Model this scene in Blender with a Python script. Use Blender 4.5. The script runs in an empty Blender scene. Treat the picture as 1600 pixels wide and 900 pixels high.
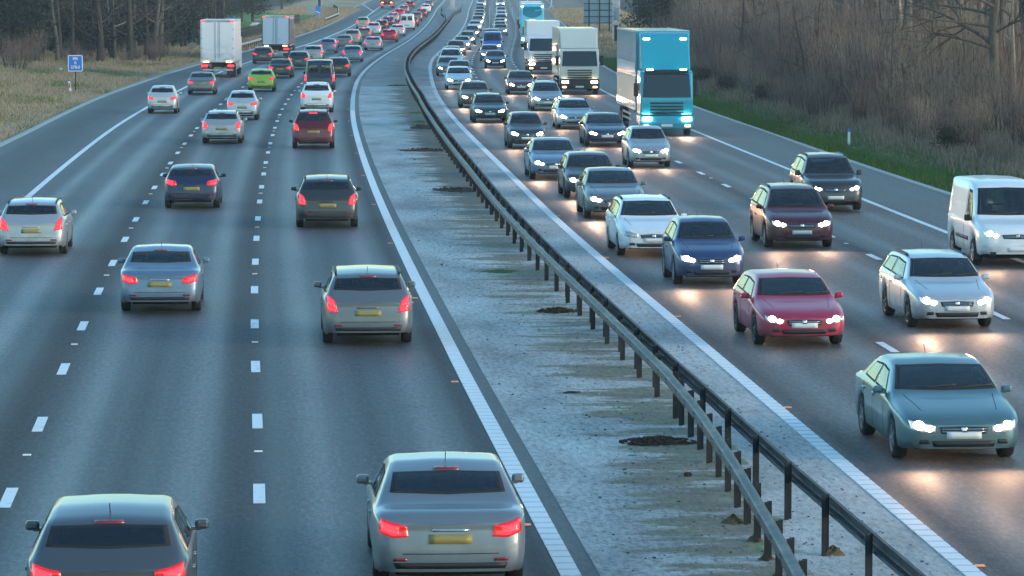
import bpy, bmesh, math, random
import numpy as np
from mathutils import Vector, Matrix
from mathutils.bvhtree import BVHTree

R = math.radians
sc = bpy.context.scene
col = sc.collection

# ------------------------------------------------------------------ camera, sky, sun, exposure
cam_d = bpy.data.cameras.new("camera")
cam = bpy.data.objects.new("camera", cam_d)
col.objects.link(cam)
sc.camera = cam
cam.location = (0, 0, 7.2613)
cam.rotation_euler = (math.pi / 2 - 0.081644, 0, 0)
cam_d.sensor_width = 36.0
cam_d.lens = 36.0 * 5890.93 / 1600.0
cam_d.clip_start = 1.0
cam_d.clip_end = 6000.0

SUN_EL, SUN_AZ = R(5.0), R(112.0)      # azimuth clockwise from +Y
world = bpy.data.worlds.new("World")
sc.world = world
world.use_nodes = True
wn = world.node_tree
sky = wn.nodes.new("ShaderNodeTexSky")
sky.sky_type = 'NISHITA'
sky.sun_disc = False
sky.sun_elevation = SUN_EL
sky.sun_rotation = SUN_AZ
sky.air_density = 1.0
sky.dust_density = 0.3
sky.ozone_density = 3.0
bgn = wn.nodes["Background"]
tint = wn.nodes.new("ShaderNodeMix"); tint.data_type = 'RGBA'; tint.blend_type = 'MULTIPLY'   # colour balance added to the sky: takes a little blue out of it
tint.inputs[0].default_value = 1.0; tint.inputs[7].default_value = (1.0, 0.99, 0.87, 1)
wn.links.new(sky.outputs[0], tint.inputs[6]); wn.links.new(tint.outputs[2], bgn.inputs[0])
bgn.inputs[1].default_value = 0.15

sun_d = bpy.data.lights.new("sun", 'SUN')
sun_d.energy = 0.8
sun_d.angle = R(30)
sun_d.color = (1.0, 0.80, 0.62)
sun = bpy.data.objects.new("sun", sun_d)
col.objects.link(sun)
_d = Vector((math.sin(SUN_AZ) * math.cos(SUN_EL), math.cos(SUN_AZ) * math.cos(SUN_EL), math.sin(SUN_EL)))
sun.rotation_euler = _d.to_track_quat('Z', 'Y').to_euler()

sc.view_settings.view_transform = 'Standard'
sc.view_settings.look = 'None'
sc.view_settings.exposure = 2.52
sc.view_settings.gamma = 1.0
sc.view_settings.use_curve_mapping = False
sc.render.engine = 'CYCLES'
sc.cycles.use_denoising = True
sc.cycles.max_bounces = 4
sc.cycles.diffuse_bounces = 2
sc.cycles.glossy_bounces = 2
sc.cycles.transmission_bounces = 3
sc.cycles.use_adaptive_sampling = True
sc.cycles.adaptive_threshold = 0.02
sc.cycles.caustics_reflective = False
sc.cycles.caustics_refractive = False
sc.cycles.sample_clamp_indirect = 4.0

rng = np.random.default_rng(11)
rnd = random.Random(5)

# ------------------------------------------------------------------ road frame: s along the motorway, o across it
CURVE = [(4.17,30.0),(3.52,39.98),(2.87,49.96),(2.21,59.94),(1.53,69.91),(0.85,79.89),(0.17,89.87),(-0.48,99.85),(-1.12,109.83),(-1.73,119.81),(-2.32,129.79),(-2.89,139.77),(-3.45,149.76),(-3.99,159.74),(-4.52,169.73),(-5.03,179.72),(-5.53,189.7),(-6.0,199.69),(-6.44,209.68),(-6.85,219.67),(-7.24,229.67),(-7.6,239.66),(-7.92,249.65),(-8.22,259.65),(-8.5,269.65),(-8.74,279.64),(-8.96,289.64),(-9.16,299.64),(-9.32,309.64),(-9.45,319.64),(-9.54,329.64),(-9.6,339.64),(-9.63,349.64),(-9.61,359.64),(-9.57,369.64),(-9.5,379.64),(-9.43,389.64),(-9.36,399.64),(-9.29,409.63),(-9.24,419.63),(-9.19,429.63),(-9.16,439.63),(-9.14,449.63),(-9.13,459.63),(-9.13,469.63),(-9.14,479.63),(-9.15,489.63),(-9.18,499.63),(-9.22,509.63),(-9.26,519.63),(-9.31,529.63),(-9.37,539.63),(-9.44,549.63),(-9.52,559.63),(-9.6,569.63),(-9.69,579.63),(-9.78,589.63),(-9.87,599.63),(-9.97,609.63),(-10.07,619.63),(-10.17,629.63),(-10.28,639.63),(-10.38,649.63),(-10.48,659.63),(-10.58,669.63),(-10.67,679.63),(-10.77,689.63),(-10.86,699.63),(-10.94,709.63),(-11.02,719.63),(-11.09,729.63),(-11.15,739.63),(-11.2,749.63)]
_c = np.array(CURVE)
_t0 = (_c[0] - _c[1]) / 10.0
_pre = np.array([_c[0] + _t0 * 10 * k for k in range(12, 0, -1)])
_t1 = (_c[-1] - _c[-2]) / 10.0
_post = np.array([_c[-1] + _t1 * 10 * k for k in range(1, 160)])
_c = np.vstack([_pre, _c, _post])
_S0 = 30.0 - 120.0
_ss = np.arange(len(_c)) * 10.0 + _S0
SF = np.arange(_S0, _ss[-1], 1.0)
def _smooth(a, n=15):
    k = np.ones(n) / n
    return np.convolve(np.pad(a, n // 2, 'edge'), k, 'valid')
_X = _smooth(np.interp(SF, _ss, _c[:, 0]), 9)
_Y = np.interp(SF, _ss, _c[:, 1])
_T = np.arctan2(np.gradient(_X), np.gradient(_Y))
_T = _smooth(_T, 15)
def zc(y):
    return 0.7013e-5 * np.clip(np.asarray(y, float) - 250.0, 0, 700) ** 2
def heading(s):
    return float(np.interp(s, SF, _T))
def PV(s, o, h=0.0):
    s = np.asarray(s, float); o = np.asarray(o, float)
    th = np.interp(s, SF, _T)
    x = np.interp(s, SF, _X) + o * np.cos(th)
    y = np.interp(s, SF, _Y) - o * np.sin(th)
    return np.stack([x + 0 * h, y + 0 * h, zc(y) + h], -1)
def P(s, o, h=0.0):
    return Vector([float(v) for v in PV(s, o, h)])

KS = [44, 60, 80, 110, 145, 185, 230, 280, 340, 420, 520, 640, 760]
OFF = dict(
 CL=[-2.4,-2.5,-2.42,-2.37,-2.39,-2.41,-2.43,-2.6,-2.46,-2.68,-2.96,-3.07,-3.43],
 CR=[2.5,2.49,2.62,2.68,2.89,2.87,2.82,2.78,2.41,2.26,2.42,2.79,2.85],
 M=[-6.19,-6.27,-6.32,-6.31,-6.33,-6.33,-6.37,-6.38,-6.38,-6.38,-6.38,-6.48,-6.7],
 LD=[-9.66,-9.82,-9.93,-9.99,-10.1,-10.14,-10.12,-10.11,-10.11,-10.11,-10.11,-10.11,-10.4],
 LE=[-14.02,-14.02,-14.02,-14.02,-14.15,-14.25,-14.04,-13.9,-13.44,-13.1,-13.47,-14.2,-15.2],
 LV=[-18.19,-18.19,-18.2,-18.2,-18.2,-17.85,-17.94,-17.5,-16.9,-16.9,-17.0,-17.6,-20.0],
 R1=[6.09,6.09,6.23,6.35,6.33,6.27,6.19,6.11,6.03,5.86,6.07,6.46,6.95],
 R2=[9.72,9.72,9.75,9.97,10.1,10.1,10.0,9.82,9.57,9.4,9.8,10.45,11.34],
 RE=[13.32,13.32,13.32,13.52,13.78,13.88,13.78,13.77,13.6,13.5,13.77,14.4,15.2],
 RV=[16.93,16.93,16.93,16.93,16.9,17.1,16.97,16.97,16.97,16.97,16.97,17.2,19.5])
_off = {k: np.interp(SF, KS, v) for k, v in OFF.items()}
for k in _off:
    _off[k] = _smooth(_off[k], 31)
def O(name, s):
    return np.interp(s, SF, _off[name])

def sm(a, b, x):
    t = np.clip((np.asarray(x, float) - a) / (b - a), 0, 1)
    return t * t * (3 - 2 * t)
def bank(s, o):
    """height of the verge above the road line"""
    s = np.asarray(s, float); o = np.asarray(o, float)
    r = 0.15 * np.clip(o - 18.6, 0, 30) * sm(0, 2.0, o - 18.2)
    r = r * (1 - 0.75 * sm(330, 470, s))
    l = 0.055 * np.clip(-o - 19.4, 0, 30)
    l = l * (1 - 1.0 * sm(340, 430, s))
    l = l + 0.05 * np.clip(-o - 19.0, 0, 40) * sm(600, 680, s)
    return np.where(o > 0, r, l)
def G(s, o, h=0.0):
    """point on the verge ground"""
    return P(s, o, float(bank(s, o)) + h)

# ------------------------------------------------------------------ materials
MATS = {}
def mat(name, base=(0.5, 0.5, 0.5), rough=0.6, metal=0.0, coat=0.0, spec=0.5, emit=None, estr=0.0):
    if name in MATS:
        return MATS[name]
    m = bpy.data.materials.new(name)
    m.use_nodes = True
    b = m.node_tree.nodes["Principled BSDF"]
    b.inputs["Base Color"].default_value = (*base, 1)
    b.inputs["Roughness"].default_value = rough
    b.inputs["Metallic"].default_value = metal
    b.inputs["Coat Weight"].default_value = coat
    b.inputs["Coat Roughness"].default_value = 0.08
    b.inputs["Specular IOR Level"].default_value = spec
    if emit:
        b.inputs["Emission Color"].default_value = (*emit, 1)
        b.inputs["Emission Strength"].default_value = estr
        m.cycles.emission_sampling = 'NONE'
    MATS[name] = m
    return m
class NT:
    """small helper for node graphs"""
    def __init__(s, m):
        s.t = m.node_tree; s.b = s.t.nodes["Principled BSDF"]
    def n(s, typ, **kw):
        nd = s.t.nodes.new(typ)
        for k, v in kw.items():
            setattr(nd, k, v)
        return nd
    def l(s, a, b):
        s.t.links.new(a, b)
    def noise(s, vec, scale, detail=3, rough=0.55):
        nd = s.n("ShaderNodeTexNoise"); nd.inputs["Scale"].default_value = scale
        nd.inputs["Detail"].default_value = detail; nd.inputs["Roughness"].default_value = rough
        s.l(vec, nd.inputs["Vector"]); return nd.outputs["Fac"]
    def mapv(s, vec, scale, loc=(0, 0, 0)):
        nd = s.n("ShaderNodeMapping"); nd.inputs["Scale"].default_value = scale; nd.inputs["Location"].default_value = loc
        s.l(vec, nd.inputs["Vector"]); return nd.outputs[0]
    def ramp(s, fac, stops):
        nd = s.n("ShaderNodeValToRGB"); e = nd.color_ramp.elements
        while len(e) < len(stops): e.new(0.5)
        for q, (p, c) in zip(e, stops):
            q.position = p; q.color = (*c, 1) if len(c) == 3 else c
        s.l(fac, nd.inputs[0]); return nd.outputs[0]
    def mix(s, fac, a, b, mode='MIX'):
        nd = s.n("ShaderNodeMix", data_type='RGBA', blend_type=mode)
        for inp, v in ((nd.inputs[0], fac), (nd.inputs[6], a), (nd.inputs[7], b)):
            if hasattr(v, "is_output"): s.l(v, inp)
            elif isinstance(v, (int, float)): inp.default_value = v
            else: inp.default_value = (*v, 1)
        return nd.outputs[2]
    def math(s, op, a, b=0.0, clamp=False):
        nd = s.n("ShaderNodeMath", operation=op); nd.use_clamp = clamp
        for inp, v in ((nd.inputs[0], a), (nd.inputs[1], b)):
            if hasattr(v, "is_output"): s.l(v, inp)
            else: inp.default_value = v
        return nd.outputs[0]
    def rng(s, v, a, b, c=0.0, d=1.0):
        nd = s.n("ShaderNodeMapRange"); nd.interpolation_type = 'SMOOTHSTEP'
        s.l(v, nd.inputs[0])
        for i, q in enumerate((a, b, c, d)): nd.inputs[i + 1].default_value = q
        return nd.outputs[0]
    def bump(s, h, strength, dist):
        nd = s.n("ShaderNodeBump"); nd.inputs["Strength"].default_value = strength; nd.inputs["Distance"].default_value = dist
        s.l(h, nd.inputs["Height"]); s.l(nd.outputs[0], s.b.inputs["Normal"])
    def uv(s):
        nd = s.n("ShaderNodeUVMap"); nd.uv_map = "UVMap"; return nd.outputs[0]
    def obj(s):
        return s.n("ShaderNodeTexCoord").outputs["Object"]
    def xyz(s, v):
        nd = s.n("ShaderNodeSeparateXYZ"); s.l(v, nd.inputs[0]); return nd.outputs

def asphalt(name, dark, light, seams):
    m = mat(name, rough=0.55); q = NT(m); uv = q.uv()
    streak = q.noise(q.mapv(uv, (1.1, 0.012, 1)), 1.0, 3, 0.6)
    blot = q.noise(q.mapv(uv, (0.35, 0.10, 1), (7, 3, 0)), 1.0, 4, 0.6)
    grain = q.noise(q.mapv(uv, (1, 0.8, 1)), 15.0, 3, 0.8)
    f = q.math('ADD', q.math('MULTIPLY', streak, 0.55), q.math('MULTIPLY', blot, 0.45))
    c = q.ramp(f, [(0.34, dark), (0.66, light)])
    u = q.xyz(uv)[0]
    track = None
    for o, w, k in seams:                      # polished wheel paths and darker joints between the lanes
        dd = q.math('ABSOLUTE', q.math('SUBTRACT', u, o))
        g = q.rng(dd, 0.0, w, 1.0, 0.0)
        tk = q.math('MULTIPLY', g, k); track = tk if track is None else q.math('ADD', track, tk)
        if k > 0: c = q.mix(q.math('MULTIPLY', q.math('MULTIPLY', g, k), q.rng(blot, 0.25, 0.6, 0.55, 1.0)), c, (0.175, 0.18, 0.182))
        else: c = q.mix(q.math('MULTIPLY', g, -k), c, (0.020, 0.021, 0.023))
    g2 = q.noise(q.mapv(uv, (13, 2.6, 1), (5, 1, 0)), 1.0, 4, 0.8)
    c = q.mix(0.85, c, q.ramp(g2, [(0.30, (0.45, 0.45, 0.45)), (0.5, (1, 1, 1)), (0.70, (1.8, 1.8, 1.8))]), 'MULTIPLY')
    gr = q.ramp(grain, [(0.32, (0.35, 0.35, 0.35)), (0.5, (1, 1, 1)), (0.68, (2.0, 2.0, 2.0))])
    c = q.mix(0.8, c, gr, 'MULTIPLY')
    wn_ = q.n("ShaderNodeTexVoronoi"); wn_.feature = 'DISTANCE_TO_EDGE'; wn_.inputs["Scale"].default_value = 0.11; q.l(q.mapv(uv, (1.6, 0.55, 1), (0.4, 0.2, 0)), wn_.inputs["Vector"])
    crack = q.math('ADD', wn_.outputs["Distance"], q.math('MULTIPLY', q.math('SUBTRACT', q.noise(uv, 0.9, 5, 0.75), 0.5), 0.16))
    c = q.mix(q.math('MULTIPLY', q.rng(q.math('ABSOLUTE', crack), 0.0, 0.0035, 1.0, 0.0), 0.55), c, (0.015, 0.015, 0.016))
    oil = q.noise(q.mapv(uv, (0.9, 0.22, 1), (17, 8, 0)), 1.0, 3, 0.6)
    c = q.mix(q.rng(oil, 0.66, 0.76, 0.0, 0.5), c, (0.02, 0.02, 0.021))
    speck = q.noise(q.mapv(uv, (1, 1, 1), (31, 5, 0)), 7.0, 2, 0.9)
    c = q.mix(q.rng(speck, 0.765, 0.80), c, (0.30, 0.31, 0.32))
    q.l(c, q.b.inputs["Base Color"])
    rb = q.rng(q.math('ADD', q.math('MULTIPLY', f, 0.7), q.math('MULTIPLY', grain, 0.3)), 0.3, 0.7, 0.50, 0.74)
    q.l(q.math('SUBTRACT', rb, q.math('MULTIPLY', track, 0.30), True), q.b.inputs["Roughness"])
    q.bump(grain, 0.5, 0.014)
    return m
M_ASL = asphalt("asphalt_left", (0.040, 0.046, 0.050), (0.072, 0.080, 0.085),
    [(-6.5, 0.6, -0.6), (-10.15, 0.8, -0.75), (-4.4, 0.35, -0.25), (-8.2, 0.35, -0.25), (-3.5, 0.55, 0.34), (-5.35, 0.55, 0.36), (-7.25, 0.55, 0.32), (-9.1, 0.5, 0.32), (-11.5, 0.6, 0.55), (-13.1, 0.5, 0.40), (-16.2, 2.0, -0.35), (-2.75, 0.35, -0.6)])
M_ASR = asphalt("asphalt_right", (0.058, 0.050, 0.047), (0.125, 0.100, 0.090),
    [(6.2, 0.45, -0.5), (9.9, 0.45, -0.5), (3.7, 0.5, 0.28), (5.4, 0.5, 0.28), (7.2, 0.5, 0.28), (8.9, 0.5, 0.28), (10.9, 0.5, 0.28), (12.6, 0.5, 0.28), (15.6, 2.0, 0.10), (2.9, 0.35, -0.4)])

def reserve_mat():
    m = mat("reserve_concrete", rough=0.8); q = NT(m); uv = q.uv(); u, v, _ = q.xyz(uv)
    big = q.noise(q.mapv(uv, (0.5, 0.16, 1)), 1.0, 5, 0.6)
    fine = q.noise(q.mapv(uv, (1, 1, 1)), 9.0, 4, 0.75)
    grit = q.noise(q.mapv(uv, (1, 0.7, 1), (3, 9, 0)), 17.0, 3, 0.75)
    c = q.ramp(big, [(0.28, (0.27, 0.262, 0.245)), (0.5, (0.42, 0.41, 0.385)), (0.72, (0.56, 0.55, 0.525))])
    # dark grit scattered over the pale crust
    band = q.rng(u, -2.3, -0.6, 1.0, 0.85)
    dark = q.rng(q.math('ADD', fine, q.math('MULTIPLY', q.math('SUBTRACT', big, 0.5), -0.35)), 0.50, 0.63)
    nearr = q.rng(u, 0.9, 1.3, 1.0, 0.22)
    c = q.mix(q.math('MULTIPLY', q.math('MULTIPLY', dark, 0.72), q.math('MULTIPLY', band, nearr)), c, (0.13, 0.135, 0.13))
    c = q.mix(q.math('MULTIPLY', q.rng(grit, 0.60, 0.67, 0.0, 0.75), q.rng(u, 0.9, 1.3, 1.0, 0.45)), c, (0.10, 0.105, 0.105))
    # moss and silt lying in tongues that point away from the barrier, one in front of each post
    tong = q.noise(q.mapv(uv, (0.20, 0.66, 1), (2, 0, 0)), 1.15, 3, 0.6)
    edge = q.noise(q.mapv(uv, (1.5, 3.2, 1)), 1.0, 6, 0.75)
    tf = q.math('ADD', tong, q.math('MULTIPLY', q.math('SUBTRACT', edge, 0.5), 0.55))
    rn = q.n("ShaderNodeUVMap"); rn.uv_map = "Rel"; rel = q.xyz(rn.outputs[0])[0]      # distance from the left rail
    near = q.math('MULTIPLY', q.rng(rel, -2.1, -0.35), q.rng(rel, 0.25, 0.75, 1.0, 0.0))
    # the drain side of the bend, farther up, holds more silt
    upb = q.math('MULTIPLY', q.rng(v, 105, 135), q.rng(v, 235, 256, 1.0, 0.0))
    lift = q.math('ADD', 0.18, q.math('MULTIPLY', q.math('MULTIPLY', upb, q.rng(rel, -1.3, -0.3)), 0.16))
    k = q.rng(q.math('ADD', tf, q.math('MULTIPLY', near, lift)), 0.575, 0.69)
    k = q.math('MULTIPLY', k, q.rng(near, 0.0, 0.25))
    moss = q.mix(q.rng(edge, 0.38, 0.62), (0.10, 0.085, 0.06), (0.17, 0.165, 0.085))
    moss = q.mix(q.rng(q.noise(q.mapv(uv, (0.9, 0.35, 1), (9, 4, 0)), 1.0, 2, 0.5), 0.62, 0.70), moss, (0.13, 0.17, 0.04))
    moss = q.mix(q.math('MULTIPLY', upb, 0.6), moss, (0.045, 0.037, 0.028))
    c = q.mix(q.math('MULTIPLY', k, 0.86), c, moss)
    # older, darker tarmac beyond the transverse joint
    g3 = q.noise(q.mapv(uv, (11, 2.4, 1), (1, 6, 0)), 1.0, 4, 0.8)
    c = q.mix(0.9, c, q.ramp(g3, [(0.32, (0.5, 0.5, 0.49)), (0.5, (1, 1, 1)), (0.7, (1.35, 1.35, 1.35))]), 'MULTIPLY')
    far = q.rng(v, 257.4, 257.8)
    c = q.mix(q.math('MULTIPLY', far, 0.68), c, (0.12, 0.13, 0.135))
    q.l(c, q.b.inputs["Base Color"])
    q.bump(q.math('ADD', fine, q.math('MULTIPLY', k, 0.8)), 0.5, 0.02)
    return m
M_RES = reserve_mat()

def paint_mat(name, c0):
    m = mat(name, rough=0.6); q = NT(m); o = q.n("ShaderNodeTexCoord").outputs["Object"]
    g = q.n("ShaderNodeNewGeometry").outputs["Position"]
    w = q.noise(q.mapv(g, (1, 1, 1)), 5.0, 5, 0.75)
    w2 = q.noise(q.mapv(g, (1, 0.15, 1)), 1.2, 3, 0.6)
    k = q.rng(q.math('ADD', w, q.math('MULTIPLY', w2, 0.35)), 0.74, 0.90)
    q.l(q.mix(k, c0, (0.16, 0.17, 0.175)), q.b.inputs["Base Color"])
    return m
M_LINE = paint_mat("road_paint_white", (0.74, 0.76, 0.76))
M_LINE2 = paint_mat("road_paint_worn", (0.50, 0.52, 0.53))
M_RIB = mat("road_paint_rib", (0.76, 0.78, 0.785), 0.6)
M_STUD_O = mat("stud_amber", (0.55, 0.22, 0.10), 0.3, emit=(1, 0.35, 0.1), estr=0.05)
M_STUD_R = mat("stud_red", (0.8, 0.1, 0.08), 0.3, emit=(1, 0.15, 0.1), estr=0.03)
M_STUD_W = mat("stud_white", (0.8, 0.8, 0.78), 0.3)
M_KERB = paint_mat("kerb_concrete", (0.33, 0.335, 0.33))

def steel(name, c, rough, rust):
    m = mat(name, c, rough, 0.45); q = NT(m); g = q.n("ShaderNodeNewGeometry").outputs["Position"]
    n1 = q.noise(q.mapv(g, (1, 1, 3)), 2.2, 5, 0.7); n2 = q.noise(q.mapv(g, (1, 1, 1)), 14.0, 3, 0.7)
    cc = q.mix(q.rng(n1, 0.35, 0.7), tuple(v * 0.55 for v in c), tuple(min(1, v * 1.25) for v in c))
    cc = q.mix(q.rng(n2, 0.60, 0.72, 0, rust), cc, (0.10, 0.07, 0.05))
    q.l(cc, q.b.inputs["Base Color"])
    q.l(q.rng(n1, 0.3, 0.7, rough - 0.1, rough + 0.15), q.b.inputs["Roughness"])
    return m
M_RAIL = steel("weathered_galvanised", (0.105, 0.113, 0.118), 0.5, 0.25)
M_RAILD = steel("grimy_galvanised", (0.05, 0.058, 0.062), 0.6, 0.4)
M_POST = steel("grimy_post_steel", (0.030, 0.034, 0.038), 0.7, 0.12)
M_HOLE = mat("bolt_slot_black", (0.01, 0.01, 0.012), 0.8)
M_GALV = steel("galvanised_pale", (0.42, 0.47, 0.50), 0.5, 0.1)

def earth(name, a, b, sc_=4.0):
    m = mat(name, rough=0.95, spec=0.1); q = NT(m); g = q.n("ShaderNodeNewGeometry").outputs["Position"]
    n1 = q.noise(g, sc_, 5, 0.7)
    q.l(q.ramp(n1, [(0.3, a), (0.7, b)]), q.b.inputs["Base Color"]); q.bump(n1, 0.6, 0.05)
    return m
M_DIRT = earth("silt_dark", (0.025, 0.019, 0.015), (0.085, 0.062, 0.045), 14)
M_CLOD = earth("clod_ochre", (0.10, 0.065, 0.035), (0.22, 0.15, 0.09), 12)
M_MOSS = earth("moss_green", (0.05, 0.075, 0.02), (0.12, 0.17, 0.05), 12)

def terrain_mat():
    m = mat("verge_ground", rough=0.95, spec=0.15); q = NT(m); uv = q.uv(); u, v, _ = q.xyz(uv)
    n1 = q.noise(q.mapv(uv, (0.16, 0.07, 1)), 1.0, 5, 0.65)
    n2 = q.noise(q.mapv(uv, (1.2, 0.6, 1)), 1.0, 4, 0.7)
    f = q.math('ADD', q.math('MULTIPLY', n1, 0.6), q.math('MULTIPLY', n2, 0.4))
    dry = q.ramp(f, [(0.30, (0.11, 0.12, 0.04)), (0.40, (0.28, 0.21, 0.12)), (0.66, (0.42, 0.34, 0.22))])
    lush = q.ramp(n2, [(0.3, (0.022, 0.042, 0.010)), (0.7, (0.06, 0.095, 0.022))])
    tan = q.ramp(f, [(0.34, (0.16, 0.13, 0.085)), (0.64, (0.32, 0.255, 0.18))])
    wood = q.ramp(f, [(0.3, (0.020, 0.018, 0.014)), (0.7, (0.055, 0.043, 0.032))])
    w = q.math('ADD', u, q.math('MULTIPLY', q.math('SUBTRACT', n1, 0.5), 7.0))
    right = q.mix(q.rng(w, 18.4, 20.2), lush, tan)
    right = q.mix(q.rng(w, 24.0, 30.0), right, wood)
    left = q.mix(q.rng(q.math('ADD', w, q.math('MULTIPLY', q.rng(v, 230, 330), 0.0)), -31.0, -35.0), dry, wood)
    c = q.mix(q.rng(u, -1, 1), left, right)
    q.l(c, q.b.inputs["Base Color"]); q.bump(n2, 0.7, 0.08)
    return m
M_TER = terrain_mat()
M_FIELD = earth("pasture_green", (0.08, 0.16, 0.03), (0.15, 0.25, 0.06), 0.4)

def leaf_mat(name, a, b):
    m = mat(name, rough=.8, spec=.2); q = NT(m); oi = q.n("ShaderNodeNewGeometry").outputs["Random Per Island"]
    q.l(q.ramp(oi, [(0, a), (1, b)]), q.b.inputs["Base Color"]); return m
# ------------------------------------------------------------------ mesh helpers
def tag(o, label=None, cat=None, group=None, kind=None):
    if label: o["label"] = label
    if cat: o["category"] = cat
    if group: o["group"] = group
    if kind: o["kind"] = kind
    return o
def link(name, me, parent=None, mats=None):
    o = bpy.data.objects.new(name, me)
    col.objects.link(o)
    if parent is not None: o.parent = parent
    if mats is not None:
        for i, m in enumerate(mats if isinstance(mats, (list, tuple)) else [mats]):
            if i < len(me.materials): me.materials[i] = m
            else: me.materials.append(m)
    return o
def mesh(name, v, f, smooth=False, uv=None):
    me = bpy.data.meshes.new(name)
    me.from_pydata([tuple(map(float, p)) for p in v], [], f)
    if smooth: me.shade_smooth()
    if uv is not None:
        l = me.uv_layers.new(name="UVMap")
        idx = np.empty(len(me.loops), np.int32); me.loops.foreach_get("vertex_index", idx)
        l.data.foreach_set("uv", np.asarray(uv, np.float32)[idx].ravel())
    me.update()
    return me
def empty(name, loc=(0, 0, 0), rz=0.0):
    o = bpy.data.objects.new(name, None)
    o.empty_display_size = 0.3
    col.objects.link(o); o.location = loc; o.rotation_euler = (0, 0, rz)
    return o
def bm_mesh(name, bm, smooth=False):
    bmesh.ops.recalc_face_normals(bm, faces=bm.faces)
    me = bpy.data.meshes.new(name); bm.to_mesh(me); bm.free()
    if smooth: me.shade_smooth()
    return me
def add_box(bm, c, d, bevel=0.0, rot=None, seg=1):
    r = bmesh.ops.create_cube(bm, size=1.0)
    M = Matrix.Translation(c) @ (rot if rot is not None else Matrix()) @ Matrix.Diagonal((*d, 1))
    bmesh.ops.transform(bm, matrix=M, verts=r["verts"])
    if bevel > 0:
        ed = list({e for v in r["verts"] for e in v.link_edges})
        bmesh.ops.bevel(bm, geom=ed, offset=bevel, segments=seg, affect='EDGES', profile=0.5)
def box_mesh(name, c, d, bevel=0.0, seg=1):
    bm = bmesh.new(); add_box(bm, c, d, bevel, None, seg); return bm_mesh(name, bm)
def boxes_mesh(name, lst, bevel=0.0):
    bm = bmesh.new()
    for c, d in lst: add_box(bm, c, d, bevel)
    return bm_mesh(name, bm)
def strip(name, S, A, B, h, m, n=1, skirt=0.0, kind="structure", parent=None):
    """a sheet following the road from offset A(s) to B(s)"""
    S = np.asarray(S, float); v = []; uv = []; f = []
    A = A(S); B = B(S); 
    for k in range(n + 1):
        o = A + (B - A) * k / n
        v.append(PV(S, o, h)); uv.append(np.stack([o, S], 1))
    N = len(S); V = np.concatenate(v); U = np.concatenate(uv)
    for k in range(n):
        for i in range(N - 1):
            a = k * N + i; b = (k + 1) * N + i
            f.append((a, b, b + 1, a + 1))
    if skirt > 0:
        base = len(V); e0 = V[:N].copy(); e0[:, 2] -= skirt; e1 = V[n * N:].copy(); e1[:, 2] -= skirt
        V = np.concatenate([V, e0, e1]); U = np.concatenate([U, U[:N], U[n * N:]])
        for i in range(N - 1):
            f.append((base + i, i, i + 1, base + i + 1))
            f.append((n * N + i, base + N + i, base + N + i + 1, n * N + i + 1))
    o = link(name, mesh(name, V, f, uv=U), parent, m)
    if kind and parent is None: o["kind"] = kind
    return o
def tube(V, F, pts, rad, sides=5):
    """append a tapered tube along pts to vertex / face lists"""
    base = len(V); n = len(pts)
    for i in range(n):
        d = (pts[min(i + 1, n - 1)] - pts[max(i - 1, 0)])
        L = d.length
        d = d / L if L > 1e-9 else Vector((0, 0, 1))
        a = d.cross(Vector((0.31, 0.87, 0.38)))
        if a.length < 1e-3: a = d.cross(Vector((1, 0, 0)))
        a.normalize(); b = d.cross(a)
        for k in range(sides):
            t = 2 * math.pi * k / sides
            V.append(pts[i] + (a * math.cos(t) + b * math.sin(t)) * rad[i])
    for i in range(n - 1):
        for k in range(sides):
            p = base + i * sides + k; q = base + i * sides + (k + 1) % sides
            F.append((p, q, q + sides, p + sides))

LBs = [20, 36, 42, 46, 50, 55, 60, 66, 90, 107, 132, 155, 185, 216, 250, 277, 320, 363, 440, 520, 560, 610, 650, 690, 760]
LBo = [-1.45, -0.52, -0.18, 0.03, 0.22, 0.43, 0.58, 0.64, 0.66, 0.74, 0.96, 1.08, 1.25, 1.36, 1.12, 0.86, 0.6, 0.36, 0.0, -0.35, -0.35, -0.9, -1.9, -2.1, -2.1]
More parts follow.
